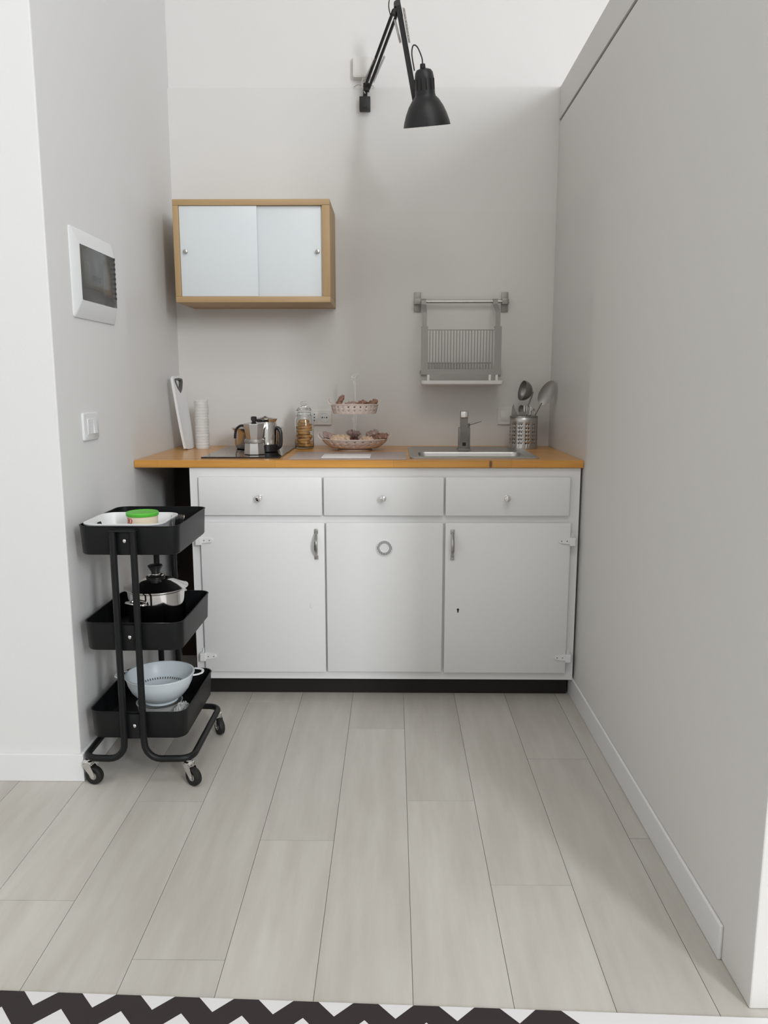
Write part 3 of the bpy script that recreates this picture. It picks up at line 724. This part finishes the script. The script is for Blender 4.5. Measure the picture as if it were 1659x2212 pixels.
# ladle
ul = thing('ladle', 'steel ladle with its round bowl raised behind the utensil holder rim', 'ladle', (ux, uy, WT + .01))
lc = Vector((.538, 3.292, 1.135)) - Vector((ux, uy, WT + .01))
bm = B(); tube(bm, smooth_path([(.002, .012, -.004), (.010, .022, .09), (.022, .026, .165), (.034, .022, .205), (.038, .018, .225)], 6), [.0035] * 25, 8, flat=.6); obj('handle', bm, M['util'], ul)
bm = B(); axd = Vector((-.95, -.22, .20)).normalized(); s1 = axd.cross(Vector((0, 0, 1))).normalized(); s2 = axd.cross(s1)
lp = []
R0 = .042
for (rr_, off) in [(R0 * math.sin(a), -R0 * math.cos(a)) for a in [PI / 2 * k / 7 + .02 for k in range(8)]][::-1]:
    lp.append([lc + axd * (off + .0) + s1 * rr_ * math.cos(2 * PI * i / 28) + s2 * rr_ * math.sin(2 * PI * i / 28) for i in range(28)])
lp2 = [[lc + (p - lc) * .965 for p in l] for l in lp]
loft(bm, lp[::-1] + lp2, True, True); obj('bowl', bm, M['util'], ul)
# knife
uk = thing('knife', 'broad knife with its blade up at the left of the utensil holder', 'knife', (ux - .042, uy - .018, WT + .01))
bm = B(); q = [(-.010, .10), (.022, .10), (.012, .135), (.002, .152), (-.004, .176), (-.010, .165), (-.012, .13)]
loft(bm, [[(p[0], -.0008, p[1]) for p in q], [(p[0], .0008, p[1]) for p in q]]); obj('blade', bm, M['util'], uk, smooth=False)
bm = B(); tube(bm, [(.004, 0, .102), (.008, 0, -.004)], .006, 8, flat=.6); obj('handle', bm, M['blackpl'], uk)
# loop-ended utensils
for (nm, lb, dx, dy, r_, top, m_, ct) in (('whisk', 'steel whisk loops in the middle of the utensil holder', .014, -.006, .016, .180, M['chrome'], 'whisk'),
                                  ('tongs', 'curved end of steel tongs at the right of the utensil holder', .036, -.008, .008, .163, M['chrome2'], 'tongs')):
    t = thing(nm, lb, ct, (ux + dx, uy + dy, WT + .01))
    for k in range(3 if nm == 'whisk' else 1):
        a = PI * k / 3 + .2; ca, sa = math.cos(a), math.sin(a)
        bm = B(); pts = [(-r_ * ca * .5, -r_ * sa * .5, .07)] + [(-r_ * ca * math.cos(b_), -r_ * sa * math.cos(b_), top - .022 + .014 * math.sin(b_)) for b_ in [PI * j / 10 for j in range(11)]] + [(r_ * ca * .5, r_ * sa * .5, .07)]
        tube(bm, smooth_path(pts, 3), .0016 if nm == 'whisk' else .003, 8); obj('loop', bm, m_, t)
    bm = B(); tube(bm, [(0, 0, .078), (0, 0, -.004)], .006, 10); obj('handle', bm, M['chrome2'], t)
t = thing('spatula', 'steel spatula with a short flat end showing in front in the utensil holder', 'spatula', (ux - .012, uy - .022, WT + .01))
bm = B(); q = [(-.014, .115), (.010, .115), (.012, .140), (.008, .146), (-.012, .142)]
loft(bm, [[(p[0], -.0008, p[1]) for p in q], [(p[0], .0008, p[1]) for p in q]]); obj('blade', bm, M['util'], t, smooth=False)
bm = B(); tube(bm, [(0, 0, .117), (.004, 0, -.004)], .004, 8); obj('handle', bm, M['util'], t)
t = thing('table_spoon', 'small steel spoon bowl between ladle and spatula in the utensil holder', 'spoon', (ux + .002, uy + .012, WT + .01))
bm = B(); tube(bm, [(-.002, 0, .128), (0, 0, -.004)], .0028, 8); obj('handle', bm, M['util'], t)
bm = B(); oval_blade(bm, (-.008, 0, .148), (-.25, 0, 1), (1, 0, .25), (0, -1, 0), .045, .030, .005, 20, 4); obj('bowl', bm, M['util'], t)

# ================================================================== TIERED STAND
ts = thing('tiered_stand', 'two tier cream basket stand with pierced sides in the middle of the worktop', 'tiered stand', (-.158, 3.185, WT))
def basket(name, a_, b_, z0, h, k0, curl):
    """pierced oval basket with a curled grip at each end"""
    bm = B(); n = 96; rows = []
    levels = [(.0, k0), (.28, k0 + (1 - k0) * .42), (.42, k0 + (1 - k0) * .58), (.66, k0 + (1 - k0) * .80), (.80, k0 + (1 - k0) * .90), (1.0, 1.0)]
    for f, k in levels:
        rows.append([bm.verts.new((a_ * k * math.cos(2 * PI * i / n), b_ * k * math.sin(2 * PI * i / n), z0 + h * f)) for i in range(n)])
    for r in range(len(rows) - 1):
        for i in range(n):
            if r in (1, 3) and i % 4 == 0: continue
            j = (i + 1) % n; bm.faces.new((rows[r][i], rows[r][j], rows[r + 1][j], rows[r + 1][i]))
    bm.faces.new(rows[0][::-1])
    o = obj(name, bm, M['basket'], ts, ang=60); md = o.modifiers.new('thickness', 'SOLIDIFY'); md.thickness = .0025; md.offset = -1
    bm = B(); tube(bm, [(a_ * math.cos(2 * PI * i / n), b_ * math.sin(2 * PI * i / n), z0 + h) for i in range(n + 1)], .0024, 8, caps=False); obj('rim', bm, M['basket'], o)
    for s in (-1, 1):
        bm = B(); lp = []
        for u, z_, hw_ in ((-.012, -.004, .034), (.0, .0, .030), (.010, .008, .024), (.015, .018, .018), (.012, .026, .012), (.006, .025, .010)):
            xx = s * (a_ - .004 + u * curl); zz = z0 + h + z_ * curl
            lp.append([(xx, -hw_, zz), (xx, hw_, zz), (xx + s * .0026, hw_, zz - .001), (xx + s * .0026, -hw_, zz - .001)])
        loft(bm, lp); obj('grip', bm, M['basket'], o)
    return o
basket('lower_basket', .136, .100, .010, .036, .70, 1.0)
basket('upper_basket', .096, .070, .148, .038, .90, .85)
bm = B(); lathe(bm, [(.070, 0), (.072, .002), (.060, .006), (.040, .0098)], 40); obj('foot', bm, M['basket'], ts)
bm = B(); lathe(bm, [(.010, .0155), (.007, .03), (.006, .08), (.009, .135), (.010, .1478)], 20); obj('stem', bm, M['glass'], ts)
bm = B(); lathe(bm, [(.008, .1505), (.005, .17), (.0055, .272), (.008, .285), (.015, .306), (.015, .310), (.004, .311)], 20); obj('finial', bm, M['glass'], ts)
def pack(label, m, x, y, z, rot, L_=.06, W_=.035, H_=.022, grp=None):
    bm = B(); lp = []
    for i in range(9):
        u = -1 + 2 * i / 8; e = max(.0, 1 - abs(u) ** 4); wv = 1.0 if abs(u) > .95 else .86 + .14 * e
        hgt = H_ / 2 * (.10 + .90 * e ** .6)
        lp.append([(u * L_ / 2, W_ / 2 * wv * math.cos(a) * (1 + .16 * math.sin(i * 2.3 + 3 * a + x * 90)), hgt * math.sin(a) * (1 + .28 * math.sin(i * 2.7 + 2 * a + x * 130))) for a in [2 * PI * k / 8 for k in range(8)]])
    loft(bm, lp); o = obj('wrapped_snack', bm, m, smooth=False); o.location = (x, y, z); o.rotation_euler = rot
    return tag(o, label, 'snack', grp)
g1, g2 = 'wrapped snacks in the upper basket', 'wrapped snacks in the lower basket'
zu, zl = WT + .152 + .022, WT + .014 + .022
pack('brown wrapped snack standing on end at the left of the upper basket', M['wrapA'], -.218, 3.180, zu + .022, (.2, -1.05, .2), .062, .036, .020, g1)
pack('mauve wrapped snack lying flat in the middle left of the upper basket', M['wrapD'], -.170, 3.150, zu + .010, (.2, -.1, .1), .058, .034, .026, g1)
pack('brown wrapped snack lying flat right of the stem in the upper basket', M['wrapA'], -.128, 3.148, zu + .014, (.1, -.35, -.1), .046, .036, .028, g1)
pack('dark patterned wrapped snack tilted up at the right of the upper basket', M['wrapA'], -.088, 3.165, zu + .016, (.2, -.45, 0), .056, .034, .024, g1)
pack('mauve wrapped snack at the far left of the lower basket', M['wrapD'], -.258, 3.180, zl + .020, (.5, .35, .3), .064, .040, .024, g2)
pack('long tan wrapped bar in the left half of the lower basket', M['wrapB'], -.212, 3.120, zl + .016, (.3, 0, .05), .080, .036, .028, g2)
pack('dark brown wrapped piece in the middle of the lower basket', M['wrapC'], -.158, 3.118, zl + .012, (.2, 0, 0), .036, .032, .028, g2)
pack('grey brown wrapped snack behind the dark piece in the lower basket', M['wrapD'], -.165, 3.215, zl + .030, (.0, .1, .2), .060, .042, .026, g2)
pack('tan wrapped snack right of the middle in the lower basket', M['wrapB'], -.108, 3.120, zl + .012, (.2, 0, -.05), .058, .036, .026, g2)
pack('mauve wrapped snack standing up in the right half of the lower basket', M['wrapD'], -.086, 3.185, zl + .030, (.2, -.3, 0), .056, .042, .030, g2)
pack('brown wrapped snack at the far right of the lower basket', M['wrapA'], -.052, 3.160, zl + .020, (.3, -.1, -.2), .062, .040, .028, g2)

pm = bx('place_mat', (-.376, .048, 2.775, 3.075, WT + .0002, WT + .0025), M['mat'], bev=.0008); tag(pm, 'thin mauve grey mat lying on the worktop in front of the tiered stand', 'mat')
pp = bx('paper_sheet', (-.262, -.084, 2.812, 2.950, WT + .0027, WT + .0055), M['paper'], bev=.0006); tag(pp, 'small white sheet lying on the mauve grey mat', 'paper')

# ================================================================== WALL LAMP
lm = thing('wall_lamp', 'black jointed arm lamp with bell shade clamped high on the back wall', 'lamp', (-.118, YB, 2.28))
def LV(x, y, z): return (x + .118, y - YB, z - 2.28)
bm = B(); box(bm, -.022, .022, -.034, -.0005, -.024, .026, bev=.002); box(bm, -.005, .005, -.036, -.034, -.016, .016); obj('wall_bracket', bm, M['lampblack'], lm)
bm = B(); tube(bm, [(0, -.020, .025), (.004, -.024, .055), (.006, -.030, .062)], .009, 10); box(bm, -.006, .018, -.040, -.016, .045, .075, bev=.002); obj('swivel', bm, M['lampblack'], lm)
A0 = Vector(LV(-.110, 3.368, 2.335)); A1 = Vector(LV(.006, 3.085, 2.500)); off = Vector((.0075, 0, -.003))
def armpair(name, a, c, off, wd):
    for s in (-1, 1):
        bm = B(); bar(bm, a + off * s, c + off * s, wd, wd); obj(name, bm, M['lampblack'], lm, smooth=False)
armpair('lower_arm', A0, A1, off, .0095)
A2 = Vector(LV(.016, 3.070, 2.502)); A3 = Vector(LV(.074, 2.915, 2.135))
armpair('upper_arm', A2, A3, Vector((.0045, .006, 0)), .0105)
bm = B(); q = A1 + Vector((.004, 0, .004)); tube(bm, [q + Vector((-.001, -.018, .012)), q + Vector((-.001, .018, .012))], .011, 12); bar(bm, q + Vector((-.012, 0, -.02)), q + Vector((.006, 0, .028)), .012, .02); bar(bm, q + Vector((.004, 0, .028)), q + Vector((.016, -.005, -.03)), .012, .02); obj('elbow_joint', bm, M['lampblack'], lm)
def spring(a, c, r=.004, turns=26):
    a, c = Vector(a), Vector(c); t = (c - a).normalized(); s = t.orthogonal().normalized(); u = t.cross(s)
    n = turns * 7; pts = [a + (c - a) * (i / n) + s * r * math.cos(i * 2 * PI / 7) + u * r * math.sin(i * 2 * PI / 7) for i in range(n + 1)]
    bm = B(); tube(bm, pts, .0010, 5); obj('spring', bm, M['steel'], lm)
dA = (A1 - A0); dB = (A3 - A2)
spring(A0 + Vector((-.012, -.008, .02)), A0 + dA * .42 + Vector((-.011, 0, 0)), .0035)
spring(A0 + dA * .10 + Vector((.016, -.008, -.005)), A0 + dA * .44 + Vector((.022, 0, 0)), .0035)
spring(A2 + Vector((-.014, 0, -.04)), A2 + dB * .38 + Vector((-.016, 0, 0)), .0035)
spring(A2 + Vector((.018, 0, 0)), A2 + dB * .38 + Vector((.016, 0, 0)), .0035)
bm = B(); bar(bm, A3 + Vector((.0, 0, .05)), A3 + Vector((.004, -.004, -.045)), .013, .016)
box(bm, A3.x - .006, A3.x + .014, A3.y - .012, A3.y + .012, A3.z - .052, A3.z - .030, bev=.002); obj('head_joint', bm, M['lampblack'], lm)
# head: axis tilted back towards the wall
bm = B()
prof = [(.004, .205), (.012, .204), (.024, .199), (.030, .189), (.0325, .172), (.034, .115), (.036, .106), (.045, .096), (.059, .072), (.070, .045), (.078, .018), (.0815, 0), (.0800, 0), (.0765, .018), (.068, .045), (.057, .071), (.043, .094), (.030, .104), (.004, .106)]
lathe(bm, prof, 56)
head = obj('lamp_shade', bm, M['lampblack'], lm)
head.scale = (1, 1, .86); head.location = LV(.114, 2.875, 2.042); head.rotation_euler = (math.radians(17), math.radians(-5), 0)
for k in range(12):
    a = 2 * PI * k / 12 + .1; bm = B(); box(bm, -.0025, .0025, .0325, .0340, .128, .168, bev=.0006); o = obj('vent_slot', bm, M['dark'], head); o.rotation_euler = (0, 0, a)
bm = B(); lathe(bm, [(.009, .203), (.0095, .206), (.0085, .219), (.005, .221)], 16); obj('cable_gland', bm, M['lampblack'], head, loc=(-.003, 0, 0))
bm = B(); lathe(bm, [(.010, .100), (.014, .092), (.028, .060), (.030, .045), (.022, .028), (.005, .022)], 24); obj('light_bulb', bm, M['ivory'], head)
hp = Matrix.Translation(head.location) @ head.rotation_euler.to_matrix().to_4x4() @ Vector((-.003, 0, .220 * .86))
bm = B(); tube(bm, smooth_path([hp, hp + Vector((-.003, -.004, .018)), hp + Vector((-.018, -.008, .048)), hp + Vector((-.032, -.010, .052)), hp + Vector((-.036, -.006, .026)), hp + Vector((-.027, .006, -.020))], 8), .0022, 8); obj('cord', bm, M['lampblack'], lm)
bm = B(); tube(bm, smooth_path([A1 + Vector((-.016, 0, -.03)), A1 + Vector((-.026, 0, .015)), A1 + Vector((-.018, 0, .05)), A1 + Vector((.000, 0, .045)), A1 + Vector((.006, 0, .015))], 8), .0020, 8)
obj('cord', bm, M['lampblack'], lm)
bm = B(); tube(bm, smooth_path([(-.045, -.010, .068), (-.030, -.016, .074), (-.012, -.018, .070), (.002, -.020, .058), (.016, -.018, .066), (.030, -.012, .072), (.038, -.008, .066)], 6), .0016, 6)
tube(bm, smooth_path([A0 + Vector((-.015, 0, .04)), A0 + Vector((-.020, 0, .015)), A0 + Vector((-.006, -.002, -.02))], 6), .0020, 6); obj('wire', bm, M['steel_lt'], lm)

# ================================================================== TROLLEY
TX, TY = -.7445, 2.300
tr = thing('utility_trolley', 'black three tier metal trolley on castors beside the left wall', 'trolley', (TX, TY, 0))
TW, TD = .284, .352
def tray(zb):
    bm = B(); r = .034; h = .083; t = .0018
    loft(bm, [rrect(TW - .012, TD - .012, r - .003, zb + .0), rrect(TW - .006, TD - .006, r, zb + .004), rrect(TW, TD, r, zb + h - .003), rrect(TW + .004, TD + .004, r + .002, zb + h - .0015), rrect(TW + .004, TD + .004, r + .002, zb + h),
              rrect(TW - .004, TD - .004, r - .002, zb + h), rrect(TW - .006 - 2 * t, TD - .006 - 2 * t, r - .002, zb + .006), rrect(TW - .02, TD - .02, r - .008, zb + .0025)])
    o = obj('tray', bm, M['black'], tr)
    for s in (-1, 1):
        bm = B(); y = s * (TD / 2 + .0035)
        box(bm, -.036, .024, min(y, y + s * .0022), max(y, y + s * .0022), zb + .002, zb + h - .006, bev=.0008); p = obj('mounting_plate', bm, M['black'], o)
        bm = B(); lathe(bm, [(.0052, 0), (.0055, .0012), (.0035, .0026), (.001, .003)], 14); q = obj('screw', bm, M['chrome'], p)
        q.location = (-.0065, y + s * .0024, zb + .042); q.rotation_euler = (PI / 2 if s < 0 else -PI / 2, 0, 0)
    return o
TZ = (.142, .410, .690)
for zb in TZ: tray(zb)
# two bent tubes: front upright -> foot -> side -> rear upright
for s in (-1, 1):
    cxo = -.006
    yf = TD / 2 + .0155
    xs_ = cxo + s * .0285
    half = []
    half += [(xs_, -yf, .762), (xs_, -yf, .60), (xs_, -yf, .40), (xs_, -yf, .20), (xs_, -yf, .150)]
    for k in range(1, 7):
        a = PI / 2 * k / 6; half.append((xs_ + s * .048 * (1 - math.cos(a)), -yf + .004 * k / 6, .138 - .053 * math.sin(a)))
    half.append((s * .120, -yf + .006, .085))
    for k in range(1, 7):
        a = PI / 2 * k / 6; half.append((s * (.120 + .038 * math.sin(a)), -yf + .006 + .038 * (1 - math.cos(a)), .085))
    half.append((s * .158, -.05, .085)); 
    rear = [(p[0], -p[1], p[2]) for p in half][::-1]
    bm = B(); tube(bm, half + rear, .0098, 12); obj('frame_tube', bm, M['black'], tr)
for s in (-1, 1):
    bx('top_cap', (-.006 - .039, -.006 + .039, s * (TD / 2 + .0155) - .0098, s * (TD / 2 + .0155) + .0098, .7605, .764), M['black'], tr, bev=.001)
def caster(x, y, rz):
    c = bpy.data.objects.new('caster', None); COL.objects.link(c); c.parent = tr; c.location = (x, y, 0); c.rotation_euler = (0, 0, rz)
    bm = B(); lathe(bm, [(.0145, .0615), (.015, .065), (.015, .070), (.010, .0735), (.010, .0765)], 20)
    # fork cheeks
    for s in (-1, 1):
        q = [(-.011, .064), (.011, .064), (.024, .040), (.026, .024), (.018, .020), (.010, .030), (-.008, .052)]
        loft(bm, [[(p[0], s * .0125 - .0008, p[1]) for p in q], [(p[0], s * .0125 + .0008, p[1]) for p in q]])
    box(bm, -.011, .011, -.0132, .0132, .060, .064)
    tube(bm, [(.018, -.0145, .0275), (.018, .0145, .0275)], .0035, 8)
    obj('fork', bm, M['chrome'], c)
    bm = B(); lp = []
    for (r, yy_) in ((.006, -.009), (.014, -.009), (.022, -.0105), (.0262, -.008), (.0275, -.004), (.0275, .004), (.0262, .008), (.022, .0105), (.014, .009), (.006, .009)):
        lp.append([(.018 + r * math.cos(2 * PI * i / 28), yy_, .0275 + r * math.sin(2 * PI * i / 28)) for i in range(28)])
    loft(bm, lp); obj('wheel', bm, M['rubber'], c)
    bm = B()
    for s in (-1, 1):
        loft(bm, [[(.018 + .0115 * math.cos(2 * PI * i / 20), s * .0092, .0275 + .0115 * math.sin(2 * PI * i / 20)) for i in range(20)], [(.018 + .006 * math.cos(2 * PI * i / 20), s * .0108, .0275 + .006 * math.sin(2 * PI * i / 20)) for i in range(20)]])
    obj('hub', bm, M['steel_lt'], c)
cyf = TD / 2 + .006
caster(-.152, -cyf + .010, math.radians(-14)); caster(.145, -cyf + .010, math.radians(-34)); caster(.152, cyf - .012, math.radians(-56)); caster(-.145, cyf - .012, math.radians(-40))

# ---- contents of the trolley
def TW_(x, y, z): return (TX + x, TY + y, z)
bt = thing('plastic_basin', 'white plastic basin with cut out handle in the top tray of the trolley', 'basin', (-.765, 2.235, .6935))
w_, d_, h_ = .225, .200, .082
bm = B(); n_side = 6
L0 = [rrect(w_ - .05, d_ - .05, .02, 0, k=n_side), rrect(w_ - .04, d_ - .04, .03, .004, k=n_side), rrect(w_ - .022, d_ - .022, .035, .045, k=n_side), rrect(w_ - .008, d_ - .008, .04, .070, k=n_side), rrect(w_, d_, .042, h_, k=n_side), rrect(w_ + .006, d_ + .006, .044, h_, k=n_side), rrect(w_ + .006, d_ + .006, .044, h_ - .003, k=n_side)]
rows = [[bm.verts.new(p) for p in l] for l in L0]; n = len(rows[0])
for k in range(len(rows) - 1):
    for i in range(n):
        j = (i + 1) % n
        bm.faces.new((rows[k][i], rows[k][j], rows[k + 1][j], rows[k + 1][i]))
bm.faces.new(rows[0][::-1])
o = obj('bowl', bm, M['white'], bt); md = o.modifiers.new('thickness', 'SOLIDIFY'); md.thickness = .0022; md.offset = 1
bm = B(); x_ = -(w_ / 2 - .012)
loft(bm, [[(x_ + .006, -.010, .050), (x_ + .006, .022, .050), (x_ + .0005, .012, .071), (x_ + .0005, -.010, .071)], [(x_ + .0080, -.010, .050), (x_ + .0080, .022, .050), (x_ + .0035, .012, .071), (x_ + .0035, -.010, .071)]])
obj('handle_opening', bm, M['dark'], bt, smooth=False)
tbn = thing('food_tub', 'round food tub with bright green lid standing in the white basin', 'tub', (-.734, 2.235, .699))
bm = B(); lathe(bm, [(.040, 0), (.042, .003), (.0440, .087)], 48); obj('label_sleeve', bm, M['tub'], tbn)
bm = B(); lathe(bm, [(.0455, .0865), (.0465, .088), (.0465, .095), (.0448, .0972), (.042, .0975), (.040, .0960), (.004, .0960)], 48); obj('lid', bm, M['green'], tbn)
# letters I and O on the side of the tub
def wrap(u, v, r=.0445, a0=-PI / 2): a = a0 + u / r; return (r * math.cos(a), r * math.sin(a), v)
bm = B()
def strip(quads, r=.0445):
    for q in quads:
        n = 6
        for i in range(n):
            u0 = q[0] + (q[1] - q[0]) * i / n; u1 = q[0] + (q[1] - q[0]) * (i + 1) / n
            bm.faces.new([bm.verts.new(wrap(*p)) for p in ((u0, q[2]), (u1, q[2]), (u1, q[3]), (u0, q[3]))])
cu = -.0345
strip([(cu - .0012, cu + .0012, .068, .083), (cu - .0035, cu + .0035, .0815, .083), (cu - .0035, cu + .0035, .068, .0695)])
cu = -.0240
n = 28
for i in range(n):
    a, c2 = 2 * PI * i / n, 2 * PI * (i + 1) / n
    def P_(a, k): return wrap(cu + (.0066 - k * .0022 * abs(math.cos(a)) - k * .0008) * math.cos(a), .0755 + (.0076 - k * .0012) * math.sin(a))
    bm.faces.new([bm.verts.new(P_(a, 0)), bm.verts.new(P_(c2, 0)), bm.verts.new(P_(c2, 1)), bm.verts.new(P_(a, 1))])
bmesh.ops.remove_doubles(bm, verts=bm.verts, dist=1e-6)
lt = obj('lettering', bm, M['red'], tbn); md = lt.modifiers.new('thickness', 'SOLIDIFY'); md.thickness = .0006; md.offset = 0
gl = thing('drinking_glass', 'small clear glass lying low behind the basin in the top tray', 'glass', (-.628, 2.228, .6935))
bm = B(); lathe(bm, [(.012, 0), (.014, .002), (.019, .084), (.020, .092), (.0185, .092), (.0175, .084), (.0125, .006)], 28); obj('tumbler', bm, M['glass'], gl)

# stock pot
pt = thing('stock_pot', 'polished steel cooking pot with domed lid in the middle tray of the trolley', 'pot', (-.722, 2.292, .4135))
R_ = .085
bm = B(); lathe(bm, [(R_ - .006, 0), (R_ - .001, .003), (R_, .010), (R_, .135), (R_ + .003, .138), (R_ + .003, .140), (R_ - .002, .140), (R_ - .002, .012), (R_ - .008, .004)], 56); obj('body', bm, M['chrome'], pt)
bm = B(); lathe(bm, [(R_ + .007, .1003), (R_ + .010, .102), (R_ + .010, .104), (R_ + .003, .106), (R_ - .012, .113), (R_ * .6, .124), (.030, .130), (.010, .131)], 56); obj('lid', bm, M['chrome'], pt, loc=(0, 0, .040))
bm = B(); lathe(bm, [(.028, .1308), (.029, .134), (.024, .137), (.012, .140), (.013, .150), (.020, .162), (.0225, .166), (.021, .169), (.008, .171)], 32); obj('lid_knob', bm, M['blackpl'], pt, loc=(0, 0, .040))
bm = B(); lathe(bm, [(.0235, .1372), (.0215, .1395), (.0135, .1412), (.0136, .1430)], 32); obj('knob_collar', bm, M['chrome'], pt, loc=(0, 0, .040))
for s in (-1, 1):
    a = math.radians(66) ; d = Vector((math.cos(a) * s, math.sin(a) * s, 0)); e = Vector((-d.y, d.x, 0)); z3 = Vector((0, 0, 1))
    bm = B(); tube(bm, smooth_path([d * (R_ - .002) - e * .032 + z3 * .108, d * (R_ + .012) - e * .030 + z3 * .110, d * (R_ + .020) + z3 * .112, d * (R_ + .012) + e * .030 + z3 * .110, d * (R_ - .002) + e * .032 + z3 * .108], 6), .005, 8); obj('handle', bm, M['chrome'], pt)

# colander and what lies under it in the bottom tray
us_ = thing('storage_tub', 'translucent grey plastic tub under the colander in the bottom tray', 'tub', (-.722, 2.270, .1455))
bm = B(); lathe(bm, [(.056, 0), (.060, .003), (.068, .050), (.070, .052), (.066, .052), (.058, .006)], 40); obj('bowl', bm, mat('translucent_grey_plastic', (.55, .56, .54), .25, alpha=.75), us_)
co = thing('colander', 'pale white plastic colander with two side handles in the bottom tray of the trolley', 'colander', (-.718, 2.272, .1985))
bm = B()
lathe(bm, [(.050, 0), (.052, .002), (.050, .004), (.047, .006)], 56, cap0=False, cap1=False)
prof = [(.010, .006), (.048, .006), (.070, .020), (.086, .040), (.096, .062), (.1015, .085), (.1045, .086), (.1045, .089), (.100, .089), (.0935, .064), (.0835, .043), (.068, .024), (.046, .0085), (.010, .0085)]
lathe(bm, prof, 64, cap0=True, cap1=True)
bowl = obj('bowl', bm, M['whitecool'], co)
bm = B()
for i in range(64):
    a = 2 * PI * i / 64; rr_ = .0800; zc = .0405
    c0 = Vector((rr_ * math.cos(a), rr_ * math.sin(a), zc)); e = Vector((-math.sin(a), math.cos(a), 0)); u = Vector((math.cos(a) * .75, math.sin(a) * .75, .85)); nn = e.cross(u).normalized()
    if nn.dot(Vector((c0.x, c0.y, 0))) > 0: nn = -nn
    p0 = c0 + nn * .0003
    loft(bm, [[p0 + e * a_ + u * b_ + nn * k for a_, b_ in ((-.0014, -.003), (.0014, -.003), (.0014, .003), (-.0014, .003))] for k in (0, .0008)])
o = obj('drain_hole', bm, M['greyplas'], bowl, smooth=False); o['kind'] = 'stuff'
for s, a in ((1, math.radians(8)), (-1, math.radians(8))):
    d = Vector((math.cos(a) * s, math.sin(a) * s, 0)); e = Vector((-d.y, d.x, 0)); z3 = Vector((0, 0, .087))
    bm = B(); tube(bm, [d * .1025 - e * .030 + z3, d * .118 - e * .024 + z3, d * .128 - e * .014 + z3, d * .130 + z3, d * .128 + e * .014 + z3, d * .118 + e * .024 + z3, d * .1025 + e * .030 + z3], .0042, 8, flat=.6); obj('handle', bm, M['white'], co)
# crumpled clear bag
bm = B(); rnd = random.Random(5); n, m_ = 18, 14
gx, gy = -.640, 2.215; g = []
for i in range(n):
    row = []
    for j in range(m_):
        u, v = i / (n - 1) - .5, j / (m_ - 1) - .5
        hh_ = .062 * max(0, 1 - (2 * u) ** 2) ** .5 * max(0, 1 - (2 * v) ** 2) ** .5
        row.append(bm.verts.new((gx + u * .050 + rnd.uniform(-.003, .003), gy + v * .12 + rnd.uniform(-.003, .003), .1470 + hh_ + rnd.uniform(0, .009))))
    g.append(row)
for i in range(n - 1):
    for j in range(m_ - 1): bm.faces.new((g[i][j], g[i + 1][j], g[i + 1][j + 1], g[i][j + 1]))
pb = obj('plastic_bag', bm, M['thin'], smooth=False); md = pb.modifiers.new('thickness', 'SOLIDIFY'); md.thickness = .0006
tag(pb, 'crumpled clear plastic bag at the front right of the bottom tray', 'bag')

# ================================================================== RUG
rg = thing('rug', 'black and white zigzag rug at the bottom edge of the picture', 'rug', (-.7285, 1.3255, 0.0005), (0, 0, math.radians(-1.95)))
bpy.data.objects.remove(rg)
bm = B()
box(bm, -.56, 1.62, -.95, 0, 0, .006, bev=.0015)
rg = obj('rug', bm, M['rug']); rg.location = (-.7360, 1.3255, .0005); rg.rotation_euler = (0, 0, math.radians(-1.95))
tag(rg, 'white rug with dark brown zigzag stripes lying on the pale floor near the camera', 'rug')
